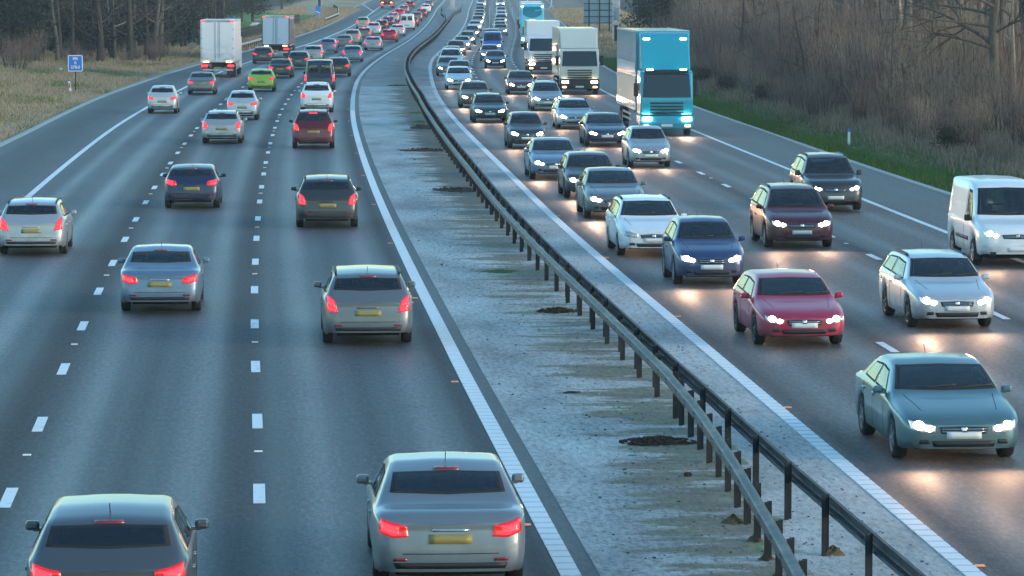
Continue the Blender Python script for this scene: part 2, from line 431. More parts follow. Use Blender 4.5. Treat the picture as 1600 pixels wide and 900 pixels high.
# ------------------------------------------------------------------ the setting
def pave():
    so = np.concatenate([np.arange(-60, 420, 4.0), np.arange(420, 1500, 10.0)])
    oo = np.concatenate([[-900, -500, -300, -180, -120], np.arange(-90, -16, 2.0), [-12, -4, 4, 12], np.arange(16, 92, 2.0), [120, 180, 300, 500, 900]])
    SS, OO = np.meshgrid(so, oo, indexing='ij')
    h = bank(SS, OO) - 0.07
    inner = (OO > O('LV', SS) + 1) & (OO < O('RV', SS) - 1)
    h = np.where(inner, -0.12, h)
    bumps = 0.10 * np.sin(SS * 0.37 + OO * 0.9) * np.sin(OO * 0.55 - SS * 0.11) * sm(20.5, 26, np.abs(OO))
    V = PV(SS, OO, h + bumps).reshape(-1, 3)
    n, k = SS.shape
    f = [(i * k + j, i * k + j + 1, (i + 1) * k + j + 1, (i + 1) * k + j) for i in range(n - 1) for j in range(k - 1)]
    o = link("ground", mesh("ground", V, f, True, np.stack([OO.ravel(), SS.ravel()], 1)), None, M_TER); o["kind"] = "structure"
    S = np.arange(-40, 1300, 5.0)
    cl = strip("carriageway_left", S, lambda s: O('LV', s), lambda s: O('CL', s) + 0.42, 0.0, M_ASL, 8)
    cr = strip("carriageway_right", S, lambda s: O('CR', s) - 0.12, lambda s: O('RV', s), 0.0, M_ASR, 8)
    res = strip("central_reserve", S, lambda s: O('CL', s) + 0.36, lambda s: O('CR', s) - 0.10, 0.006, M_RES, 14)
    me = res.data; l = me.uv_layers.new(name="Rel"); a = np.empty(len(me.loops) * 2, np.float32); me.uv_layers["UVMap"].data.foreach_get("uv", a); a = a.reshape(-1, 2)
    b = a.copy(); b[:, 0] = a[:, 0] - np.interp(a[:, 1], LBs, LBo); l.data.foreach_set("uv", b.ravel())
    strip("kerb_left", S, lambda s: O('LV', s) - 0.30, lambda s: O('LV', s) + 0.02, 0.035, M_KERB, 1, 0.12)
    strip("kerb_right", S, lambda s: O('RV', s) - 0.02, lambda s: O('RV', s) + 0.22, 0.035, M_KERB, 1, 0.12)
    return cl, cr
CWL, CWR = pave()

def edge_lines():
    S = np.arange(-20, 1200, 4.0)
    for nm, w, par, m in (("CL", 0.13, CWL, M_LINE2), ("CR", 0.13, CWR, M_LINE2), ("LE", 0.11, CWL, M_LINE), ("RE", 0.10, CWR, M_LINE)):
        strip("edge_line", S, lambda s, n=nm, w=w: O(n, s) - w, lambda s, n=nm, w=w: O(n, s) + w, 0.010, m, 1, 0.0, None, par)
        if nm in ("CL", "CR"):                       # raised ribs, half a metre apart
            V, F = [], []
            for s in np.arange(36, 210, 0.5):
                o = float(O(nm, s)); b = len(V)
                for hh in (0.0105, 0.018):
                    for ds, do in ((-0.19, -w), (-0.19, w), (0.19, w), (0.19, -w)):
                        V.append(P(s + ds, o + do * 0.97, hh))
                F += [(b + 4, b + 5, b + 6, b + 7), (b, b + 1, b + 5, b + 4), (b + 2, b + 3, b + 7, b + 6), (b + 1, b + 2, b + 6, b + 5), (b + 3, b, b + 4, b + 7)]
            r = link("edge_line_ribs", mesh("ribs", V, F), par, M_RIB); r["kind"] = "stuff"
    # splayed ends of the slip road noses
    for par, pts in ((CWL, [(640, -14.2), (696, -14.7), (745, -17.2), (791, -19.8), (860, -21.2)]), (CWR, [(690, 15.3), (704, 16.1), (740, 18.4), (760, 19.1), (860, 20.8)])):
        ss = np.array([p[0] for p in pts]); oo = np.array([p[1] for p in pts])
        S2 = np.arange(ss[0], ss[-1], 4.0)
        strip("edge_line", S2, lambda s: np.interp(s, ss, oo) - 0.10, lambda s: np.interp(s, ss, oo) + 0.10, 0.014, M_LINE, 1, 0.0, None, par)
edge_lines()

def dashes():
    me = box_mesh("dash", (0, 0, 0.004), (0.17, 2.0, 0.008)); me.materials.append(M_LINE)
    for nm, s0, par in (("M", 53.8, CWL), ("LD", 53.6, CWL), ("R1", 48.9, CWR), ("R2", 47.2, CWR)):
        s = s0 - 9 * 2
        while s < 760:
            o = link("lane_line", me, par)
            o.location = P(s, float(O(nm, s)), 0.004)
            dd = (float(O(nm, s + 1)) - float(O(nm, s - 1))) / 2
            dz = math.atan2(float(zc(P(s + 1, 0).y) - zc(P(s - 1, 0).y)), 2)
            o.rotation_euler = (dz, 0, -heading(s) - dd)
            s += 8.82 if nm in ("M", "LD") else 8.62
    bm = bmesh.new(); add_box(bm, (0, 0, 0.008), (0.13, 0.12, 0.016), 0.006); add_box(bm, (0, -0.045, 0.017), (0.10, 0.02, 0.010))
    sm_ = bm_mesh("stud", bm); sm_.materials.append(M_STUD_O)
    def studs(nm, d, s0, step, m, par, s1=330):
        s = s0
        while s < s1:
            o = link("road_stud", sm_, par)
            o.material_slots[0].link = 'OBJECT'; o.material_slots[0].material = m
            o.location = P(s, float(O(nm, s)) + d, 0.003); o.rotation_euler = (0, 0, -heading(s)); s += step
    studs("CL", -0.24, 50.1, 18.0, M_STUD_O, CWL); studs("CR", 0.20, 46.2, 17.4, M_STUD_O, CWR)
    studs("LE", -0.22, 92.0, 17.8, M_STUD_R, CWL); studs("M", 0, 58.2, 17.64, M_STUD_W, CWL, 200); studs("LD", 0, 58.0, 17.64, M_STUD_W, CWL, 200)
    studs("R1", 0, 53.2, 17.24, M_STUD_W, CWR, 160); studs("R2", 0, 51.5, 17.24, M_STUD_W, CWR, 200)
dashes()

# ------------------------------------------------------------------ safety barriers
WB = [(0.0, 0.115), (0.010, 0.090), (0.026, 0.082), (0.086, 0.075), (0.100, 0.060), (0.102, 0.0), (0.100, -0.060), (0.086, -0.075), (0.026, -0.082), (0.010, -0.090), (0.0, -0.115)]
def beam_mesh(S, of, side, zcen):
    """corrugated beam following offset function of(s); side = -1 faces left, +1 right"""
    prof = [(d * side, z) for d, z in WB] + [((d - 0.006) * side, z) for d, z in reversed(WB)]
    V, F = [], []; n = len(prof)
    for s in S:
        o = float(of(s))
        for d, z in prof: V.append(P(s, o + d, zcen + z))
    for i in range(len(S) - 1):
        for k in range(n):
            a = i * n + k; b = i * n + (k + 1) % n
            F.append((a, b, b + n, a + n))
    F.append(tuple(range(n))); F.append(tuple(range((len(S) - 1) * n, len(S) * n)))
    bm = bmesh.new(); me0 = mesh("t", V, F); bm.from_mesh(me0); bpy.data.meshes.remove(me0)
    return bm_mesh("rail_section", bm)
def post_mesh():
    bm = bmesh.new()                      # Z-section post
    add_box(bm, (0, 0, 0.37), (0.012, 0.115, 0.80)); add_box(bm, (0.03, 0.0515, 0.37), (0.048, 0.012, 0.80)); add_box(bm, (-0.03, -0.0515, 0.37), (0.048, 0.012, 0.80))
    me = bm_mesh("post", bm); me.materials.append(M_POST); return me
PM = post_mesh()
def barrier(label, of, side, s0, s1, first_posts, mrail, base=lambda s, o: 0.0, zcen=0.63, group=None):
    root = empty("safety_barrier", P(s0, of(s0)))
    tag(root, label, "barrier", group)
    inv = root.matrix_basis.inverted()
    bpy.context.view_layer.update()
    s = s0
    while s < s1:
        L = 3.2 if s < 160 else (12.8 if s < 330 else 32.0)
        e = min(s + L, s1)
        S = np.arange(s, e + 0.4, 1.6 if s < 160 else 3.2); S = np.append(S[S < e - 0.1], e + (0.16 if s < 160 else 0.0))
        lap = 0.003 if int(round((s - s0) / 3.2)) % 2 else 0.0
        o = link("rail_section", beam_mesh(S, lambda q, l=lap: of(q) + l * side, side, zcen), root, mrail)
        o.matrix_parent_inverse = inv
        if s < 110:                        # slotted bolts at the lap joint
            lst = []
            for ds in (0.08, 0.26, 1.55, 1.73):
                for dz in (0.032, -0.032):
                    lst.append(P(s + ds, of(s + ds) + side * 0.1025, zcen + dz))
            bm = bmesh.new()
            for p in lst: add_box(bm, p, (0.012, 0.07, 0.020), 0.0, Matrix.Rotation(-heading(s), 4, 'Z'))
            link("bolt", bm_mesh("bolt", bm), o, M_HOLE)["kind"] = "stuff"
        s = e
    for s in first_posts:
        o = link("post", PM, root); o.matrix_parent_inverse = inv
        o.location = P(s, of(s) - side * 0.062, 0.0)
        o.rotation_euler = (0, 0, -heading(s) + rnd.uniform(-0.05, 0.05))
        o.scale = (1, 1, 0.97 + 0.05 * rnd.random())
    return root
RBs = [20, 50, 60, 90, 560, 620, 680, 760]
of_l = lambda s: float(np.interp(s, SF, _smooth(np.interp(SF, LBs, LBo), 9)))
_lb = _smooth(np.interp(SF, LBs, LBo), 9)
_rb = np.where(SF < 66, np.interp(SF, [30, 42, 50, 66], [1.12, 1.04, 0.93, 0.90]), np.where(SF < 560, np.maximum(_lb + 0.24, 0), np.interp(SF, [560, 640, 690, 900], [0.09, 0.4, 1.5, 1.5])))
_rb = _smooth(_rb, 9)
of_l = lambda s: float(np.interp(s, SF, _lb))
of_r = lambda s: float(np.interp(s, SF, _rb))
posts_l = list(np.arange(37.2, 62, 1.6)) + list(np.arange(62.2, 330, 3.2)) + list(np.arange(330, 700, 6.4))
barrier("corrugated steel barrier rail beside the left carriageway, curving away on dark posts", of_l, -1, 30.0, 740, posts_l, M_RAIL, group="central reserve barriers")
posts_r = list(np.arange(40.8, 62, 3.2)) + list(np.arange(63.8, 330, 3.2)) + list(np.arange(333.2, 700, 6.4))
barrier("grimy dark steel barrier rail beside the right carriageway, behind the paler rail", of_r, 1, 30.0, 740, posts_r, M_RAILD, group="central reserve barriers")
vb1 = lambda s: float(np.interp(s, [330, 363, 411, 440], [-17.9, -17.6, -18.0, -18.6]))
barrier("short verge barrier beside the hard shoulder below the green field", vb1, 1, 346, 436, list(np.arange(347, 436, 3.2)), M_GALV, group="verge barriers")
vb2 = lambda s: float(np.interp(s, [560, 580, 630, 704, 760], [-18.9, -18.6, -18.7, -21.5, -25]))
barrier("far verge barrier on the sandy bank before the left slip road", vb2, 1, 572, 740, list(np.arange(574, 740, 3.2)), M_GALV, group="verge barriers")

# ------------------------------------------------------------------ vehicles
def pchip(xs, ys):
    xs = np.asarray(xs, float); ys = np.asarray(ys, float)
    h = np.diff(xs); d = np.diff(ys) / h; m = np.zeros_like(ys)
    for i in range(1, len(xs) - 1):
        if d[i - 1] * d[i] > 0:
            w1 = 2 * h[i] + h[i - 1]; w2 = h[i] + 2 * h[i - 1]
            m[i] = (w1 + w2) / (w1 / d[i - 1] + w2 / d[i])
    m[0] = d[0]; m[-1] = d[-1]
    def f(x):
        x = np.clip(np.asarray(x, float), xs[0], xs[-1])
        i = np.clip(np.searchsorted(xs, x, side='right') - 1, 0, len(xs) - 2)
        t = (x - xs[i]) / h[i]
        return (2*t**3 - 3*t**2 + 1) * ys[i] + (t**3 - 2*t**2 + t) * h[i] * m[i] + (-2*t**3 + 3*t**2) * ys[i+1] + (t**3 - t**2) * h[i] * m[i+1]
    return f
def car_paint(name, c, metal=0.35, top=0.95):
    key = "paint_" + name
    if key in MATS: return MATS[key]
    m = mat(key, c, 0.42, metal, 0.55); q = NT(m); g = q.obj()
    n1 = q.noise(q.mapv(g, (1.2, 1.2, 2.0)), 1.5, 5, 0.65); z = q.xyz(g)[2]
    film = q.math('MULTIPLY', q.rng(z, top, 0.25), q.rng(n1, 0.35, 0.65))        # road film thrown up from the tyres
    q.l(q.mix(q.math('MULTIPLY', film, 0.55), c, (0.13, 0.12, 0.11)), q.b.inputs["Base Color"])
    q.l(q.math('ADD', q.math('MULTIPLY', film, 0.25), 0.36), q.b.inputs["Roughness"])
    q.l(q.math('SUBTRACT', 0.6, q.math('MULTIPLY', film, 0.5)), q.b.inputs["Coat Weight"])
    return m
def glass_mat(name, tint):
    m = bpy.data.materials.new(name); m.use_nodes = True; t = m.node_tree; t.nodes.remove(t.nodes["Principled BSDF"])
    tr = t.nodes.new("ShaderNodeBsdfTransparent"); tr.inputs[0].default_value = (*tint, 1)
    gl = t.nodes.new("ShaderNodeBsdfGlossy"); gl.inputs["Roughness"].default_value = 0.05; gl.inputs["Color"].default_value = (.9, .95, .95, 1)
    fr = t.nodes.new("ShaderNodeFresnel"); fr.inputs[0].default_value = 1.85
    mx = t.nodes.new("ShaderNodeMixShader"); t.links.new(fr.outputs[0], mx.inputs[0]); t.links.new(tr.outputs[0], mx.inputs[1]); t.links.new(gl.outputs[0], mx.inputs[2])
    t.links.new(mx.outputs[0], t.nodes["Material Output"].inputs[0]); MATS[name] = m
    return m
M_GLASS = glass_mat("car_glass", (0.55, 0.64, 0.62)); M_GLASSB = glass_mat("tinted_glass", (0.34, 0.41, 0.40))
M_GLASSK = mat("lorry_glass", (0.010, 0.020, 0.024), 0.06, 0.0, 0.3)
M_SEAT = mat("seat_cloth", (0.022, 0.022, 0.024), 0.9)
M_RUBBER = mat("tyre_rubber", (0.016, 0.016, 0.017), 0.85)
M_RIM = mat("alloy_rim", (0.32, 0.33, 0.34), 0.38, 0.8)
M_BLACK = mat("black_plastic", (0.016, 0.017, 0.019), 0.55)
M_UNDER = mat("underbody_black", (0.008, 0.008, 0.009), 0.9)
M_CHROME = mat("chrome", (0.62, 0.64, 0.66), 0.18, 1.0)
M_PLW = mat("plate_white", (0.70, 0.70, 0.68), 0.5)
M_PLY = mat("plate_yellow", (0.30, 0.235, 0.075), 0.5)
M_HEAD = mat("headlamp_lit", (0.9, 0.9, 0.88), 0.15, emit=(1.0, 0.90, 0.74), estr=10.0)
M_HEADD = mat("headlamp_dipped", (0.9, 0.9, 0.88), 0.15, emit=(1.0, 0.88, 0.68), estr=2.4)
M_HEADL = mat("headlamp_lens_lit", (0.55, 0.56, 0.57), 0.12, 0.4, 0.4, emit=(1.0, 0.92, 0.80), estr=0.07)
M_TAILL = mat("tail_lens_lit", (0.30, 0.01, 0.012), 0.15, 0.0, 0.5, emit=(1.0, 0.008, 0.012), estr=0.10)
M_HEADO = mat("headlamp_clear", (0.42, 0.44, 0.46), 0.12, 0.5, 0.4)
M_TAIL = mat("tail_lamp_lit", (0.6, 0.02, 0.02), 0.2, emit=(1.0, 0.010, 0.016), estr=1.25)
M_TAILO = mat("tail_lamp_clear", (0.22, 0.008, 0.010), 0.15, 0.0, 0.5)
M_AMB = mat("marker_amber_lit", (0.9, 0.4, 0.1), 0.3, emit=(1.0, 0.42, 0.12), estr=3.0)
M_MARK = mat("marker_white_lit", (0.9, 0.85, 0.7), 0.3, emit=(1.0, 0.80, 0.55), estr=4.0)
M_SEAM = mat("panel_seam", (0.012, 0.012, 0.013), 0.8)

def body_loft(sp):
    L, W = sp["L"], sp["W"]; hw = W / 2
    top = pchip(*zip(*sp["top"])); belt = pchip(*zip(*sp["belt"]))
    fw = pchip([0, .06, .2, .5, .95, L-.6, L-.25, L-.07, L], [.80, .87, .945, .985, 1, 1, .975, .93, .86])
    tf, tr, ra = sp["wf"], sp["wr"], sp["ra"]
    rw = sp["rw"]
    ts = sorted(set([0, .02, .05, .1, .16] + list(np.arange(.22, L - .2, .075)) + [L - .16, L - .1, L - .05, L - .02, L]))
    V, rows = [], []
    def sill(t):
        z = 0.20 + 0.06 * float(sm(.5, 0, t)) + 0.09 * float(sm(L - .6, L, t)) + sp.get("lift", 0)
        for c in (tf, tr):
            d = abs(t - c)
            if d < ra: z = max(z, rw + math.sqrt(ra * ra - d * d))
        return z
    for t in ts:
        zt = float(top(t)); zs = min(float(belt(t)), zt - 0.012); w = hw * float(fw(t)); zb = sill(t)
        g = zt - zs
        gl = min(max((g - 0.10) / 0.35, 0), 1)
        sy = w * 0.975
        ey = sy - 0.03 - min(g, .62) * sp.get("tumble", 0.36); ez = zt - 0.035 - 0.045 * gl
        ez = max(ez, zs + 0.45 * g)
        h = zs - zb
        r = [(w * .90, zb), (w * .965, zb + .06 * h), (w * .99, zb + .28 * h), (w, zb + .52 * h), (w * .997, zb + .74 * h), (w * .988, zb + .92 * h), (sy, zs),
             (sy * .985 + 0 * ey, zs + .05 * (ez - zs)), (sy + (ey - sy) * .36, zs + .38 * (ez - zs)), (sy + (ey - sy) * .70, zs + .72 * (ez - zs)), (ey, ez),
             (ey * .955, ez + (zt - ez) * .45), (ey * .84, ez + (zt - ez) * .74), (ey * .55, zt - .010 * gl - .25 * (zt - ez) * .2), (ey * .25, zt - .002), (0, zt)]
        idx = []
        for y, z in r:
            x = L / 2 - t
            k0 = math.exp(-t / .30); k1 = math.exp(-(L - t) / .22)
            pl = 1 - (y / hw) ** 2
            x += sp.get("nose", .11) * pl * k0 - sp.get("tail", .06) * pl * k1
            if z < 0.85: x += (.045 * k0 - .04 * k1) * max(0, 1 - ((z - .46) / .30) ** 2)
            idx.append((x, y, z))
        rows.append(idx)
    n = len(rows[0]); F = []
    def add(p): V.append(p); return len(V) - 1
    grid = []
    for r in rows:
        left = [add(p) for p in r]
        right = [add((p[0], -p[1], p[2])) for p in r[:-1]] + [left[-1]]
        grid.append((left, right))
    for i in range(len(rows) - 1):
        for j in range(n - 1):
            for sd in (0, 1):
                a, b, c, d = grid[i][sd][j], grid[i][sd][j + 1], grid[i + 1][sd][j + 1], grid[i + 1][sd][j]
                F.append((a, b, c, d) if sd == 0 else (d, c, b, a))
    K = 10
    for i, s_ in ((0, 1), (len(rows) - 1, -1)):
        prev = None
        for j in range(n):
            x0, y0, z0 = rows[i][j]
            line = [grid[i][0][j]]
            if j < n - 1:
                for k in range(1, K):
                    y = y0 * (1 - 2 * k / K)
                    dn = (sp.get("nose", .11) if s_ > 0 else sp.get("tail", .06)) * ((y0 / hw) ** 2 - (y / hw) ** 2)
                    line.append(add((x0 + s_ * dn, y, z0)))
                line.append(grid[i][1][j])
            else:
                line = [grid[i][0][j]] * (K + 1)
            if prev:
                for k in range(K):
                    q = [prev[k], prev[k + 1], line[k + 1], line[k]]
                    q = list(dict.fromkeys(q))
                    if len(q) > 2: F.append(tuple(q if s_ < 0 else q[::-1]))
            prev = line
    bm = bmesh.new()
    vs = [bm.verts.new(v) for v in V]
    for f in F:
        try: bm.faces.new([vs[k] for k in f])
        except ValueError: pass
    bmesh.ops.recalc_face_normals(bm, faces=bm.faces)
    return bm

def pl(pts, u):
    """point at fraction u of a polyline"""
    n = len(pts) - 1
    if n == 0: return pts[0]
    k = min(int(u * n), n - 1); t = u * n - k
    return tuple(a + (b - a) * t for a, b in zip(pts[k], pts[k + 1]))
def patch(bvh, mode, low, high, nu=8, nv=4, off=0.006, depth=0.02, L=4.3, seal=0.0):
    """a piece lying on the body: outline given in the view from the front, rear or side, projected onto the shell"""
    d = {"front": Vector((-1, 0, 0)), "rear": Vector((1, 0, 0)), "left": Vector((0, -1, 0)), "right": Vector((0, 1, 0)), "top": Vector((0, 0, -1))}[mode]
    def org(a, b):
        if mode == "front": return Vector((9, a, b))
        if mode == "rear": return Vector((-9, a, b))
        if mode == "left": return Vector((L / 2 - a, 9, b))
        if mode == "right": return Vector((L / 2 - a, -9, b))
        return Vector((L / 2 - a, b, 9))
    cx = sum(p[0] for p in low + high) / len(low + high); cy = sum(p[1] for p in low + high) / len(low + high)
    pts, nor = [], []
    for j in range(nv + 1):
        for i in range(nu + 1):
            u, v = i / nu, j / nv
            if seal > 0:
                u = 0.0 if i == 0 else (1.0 if i == nu else seal + (1 - 2 * seal) * (i - 1) / (nu - 2))
                v = 0.0 if j == 0 else (1.0 if j == nv else 2.2 * seal + (1 - 4.4 * seal) * (j - 1) / (nv - 2))
            p0 = pl(low, u); p1 = pl(high, u)
            a = p0[0] + (p1[0] - p0[0]) * v; b = p0[1] + (p1[1] - p0[1]) * v
            hit = None
            for k in range(25):
                f = 1 - .02 * k
                loc, no, ix, ds = bvh.ray_cast(org(cx + (a - cx) * f, cy + (b - cy) * f), d)
                if loc is not None: hit = (loc, no); break
            if hit is None: hit = (org(a, b) + d * 9, -d)
            no = hit[1] if hit[1].dot(d) < 0 else -hit[1]
            pts.append(hit[0]); nor.append(no)
    V = [p + n * off for p, n in zip(pts, nor)]; F = []
    w = nu + 1
    for j in range(nv):
        for i in range(nu):
            a = j * w + i; F.append((a, a + 1, a + w + 1, a + w))
    loop = [i for i in range(w)] + [j * w + nu for j in range(1, nv + 1)] + [nv * w + i for i in range(nu - 1, -1, -1)] + [j * w for j in range(nv - 1, 0, -1)]
    base = len(V)
    for k in loop: V.append(pts[k] - nor[k] * depth)
    for k in range(len(loop)):
        a, b = loop[k], loop[(k + 1) % len(loop)]
        F.append((a, base + k, base + (k + 1) % len(loop), b))
    bm = bmesh.new(); vs = [bm.verts.new(v) for v in V]
    for f in F: bm.faces.new([vs[i] for i in f])
    c0 = sum(nor, Vector()) / len(nor)
    bmesh.ops.recalc_face_normals(bm, faces=bm.faces)
    bm.faces.ensure_lookup_table()
    if bm.faces[0].normal.dot(c0) < 0: bmesh.ops.reverse_faces(bm, faces=bm.faces)
    if seal > 0:
        for f in bm.faces:
            f.material_index = 0
        for j in range(nv):
            for i in range(nu):
                if i in (0, nu - 1) or j in (0, nv - 1): bm.faces[j * nu + i].material_index = 1
        for k in range(nu * nv, len(bm.faces)): bm.faces[k].material_index = 1
    me = bpy.data.meshes.new("patch"); bm.to_mesh(me); bm.free(); me.shade_smooth()
    if seal > 0: me.materials.append(None); me.materials.append(M_SEAM)
    return me
def mirror(pts): return [(-a, b) for a, b in pts]

def lathe(prof, seg=20):
    """prof: (radius, y) pairs turned round the y axis"""
    V, F = [], []
    for r, y in prof:
        for k in range(seg):
            t = 2 * math.pi * k / seg; V.append((r * math.cos(t), y, r * math.sin(t)))
    for i in range(len(prof) - 1):
        for k in range(seg):
            a = i * seg + k; b = i * seg + (k + 1) % seg
            F.append((a, b, b + seg, a + seg))
    return V, F
def wheel_meshes(r, w, lorry=False):
    V, F = lathe([(r * .66, w / 2 - .015), (r * .72, w / 2), (r * .93, w / 2), (r, w / 2 - .03), (r, -w / 2 + .03), (r * .93, -w / 2), (r * .6, -w / 2), (0.001, -w / 2 + .01)], 22)
    ty = mesh("tyre", V, F, True); ty.materials.append(M_RUBBER)
    bm = bmesh.new()
    V, F = lathe([(r * .67, w / 2 - .006), (r * .62, w / 2 - .012), (r * .58, w / 2 - .06), (0.001, w / 2 - .07)], 22)
    vs = [bm.verts.new(v) for v in V]
    for f in F: bm.faces.new([vs[i] for i in f])
    for k in range(5):
        add_box(bm, (0, 0, 0), (.05 if not lorry else .09, .03, r * .60), 0, Matrix.Rotation(2 * math.pi * k / 5, 4, 'Y') @ Matrix.Translation((0, w / 2 - .025, r * .31)))
    add_box(bm, (0, w / 2 - .02, 0), (.12, .03, .12), .02)
    rm = bm_mesh("rim", bm); rm.materials.append(M_RIM)
    return ty, rm
WHEEL = wheel_meshes(.315, .205); WHEELV = wheel_meshes(.34, .215); WHEELL = wheel_meshes(.50, .30, True)

def bm_union_me(bm, name="body"):
    me = bpy.data.meshes.new(name); bm.to_mesh(me); me.shade_smooth(); return me

SPEC = dict(
 hatch=dict(L=4.15, W=1.78, wf=.82, wr=3.40, ra=.365, rw=.31, top=[(0,.66),(.05,.73),(.22,.82),(.6,.90),(.98,.97),(1.08,1.0),(1.42,1.20),(1.8,1.40),(2.2,1.47),(2.9,1.48),(3.5,1.42),(3.66,1.37),(3.98,1.08),(4.07,.99),(4.15,.90)],
   belt=[(0,.60),(.08,.67),(.3,.75),(.8,.84),(1.2,.90),(3.3,.98),(3.95,.98),(4.15,.84)]),
 saloon=dict(L=4.55, W=1.80, wf=.88, wr=3.58, ra=.365, rw=.315, top=[(0,.64),(.05,.71),(.25,.80),(.7,.89),(1.1,.95),(1.22,.98),(1.6,1.19),(2.0,1.37),(2.4,1.43),(2.95,1.43),(3.3,1.36),(3.5,1.28),(3.85,1.07),(3.98,1.02),(4.4,.99),(4.48,.95),(4.55,.86)],
   belt=[(0,.58),(.08,.65),(.3,.73),(.9,.82),(1.3,.88),(3.5,.96),(4.3,.95),(4.48,.90),(4.55,.80)]),
 estate=dict(L=4.6, W=1.80, wf=.88, wr=3.60, ra=.365, rw=.315, top=[(0,.65),(.05,.72),(.25,.81),(.7,.90),(1.08,.96),(1.2,.99),(1.55,1.20),(1.95,1.40),(2.4,1.46),(3.3,1.47),(4.0,1.42),(4.15,1.37),(4.42,1.07),(4.52,.98),(4.6,.88)],
   belt=[(0,.58),(.08,.66),(.3,.74),(.9,.83),(1.3,.89),(3.8,.97),(4.4,.97),(4.6,.83)]),
 mpv=dict(L=4.35, W=1.82, wf=.84, wr=3.56, ra=.37, rw=.32, top=[(0,.72),(.05,.80),(.25,.90),(.6,.98),(.85,1.03),(.95,1.07),(1.35,1.36),(1.75,1.57),(2.2,1.64),(3.2,1.65),(3.85,1.59),(3.98,1.53),(4.2,1.16),(4.28,1.05),(4.35,.94)],
   belt=[(0,.64),(.08,.73),(.3,.83),(.8,.93),(1.2,.99),(3.5,1.05),(4.15,1.05),(4.35,.88)]),
 suv=dict(L=4.5, W=1.86, wf=.88, wr=3.58, ra=.42, rw=.36, lift=.07, top=[(0,.80),(.05,.90),(.2,.99),(.7,1.06),(1.1,1.10),(1.2,1.13),(1.55,1.40),(1.9,1.64),(2.3,1.72),(3.3,1.73),(4.1,1.67),(4.22,1.60),(4.40,1.22),(4.45,1.08),(4.5,.98)],
   belt=[(0,.72),(.08,.82),(.3,.92),(.8,1.0),(1.3,1.05),(3.7,1.10),(4.35,1.10),(4.5,.92)]),
 van=dict(L=5.0, W=1.98, wf=.92, wr=3.95, ra=.42, rw=.35, lift=.08, tumble=.17, nose=.14, tail=.02, top=[(0,.86),(.05,.96),(.2,1.06),(.55,1.15),(.75,1.20),(.85,1.25),(1.25,1.68),(1.6,1.98),(2.0,2.10),(2.6,2.14),(4.7,2.13),(4.9,2.08),(4.96,1.98),(5.0,1.80)],
   belt=[(0,.78),(.08,.88),(.3,.98),(.7,1.06),(1.0,1.10),(4.7,1.12),(4.95,1.12),(5.0,1.05)]))

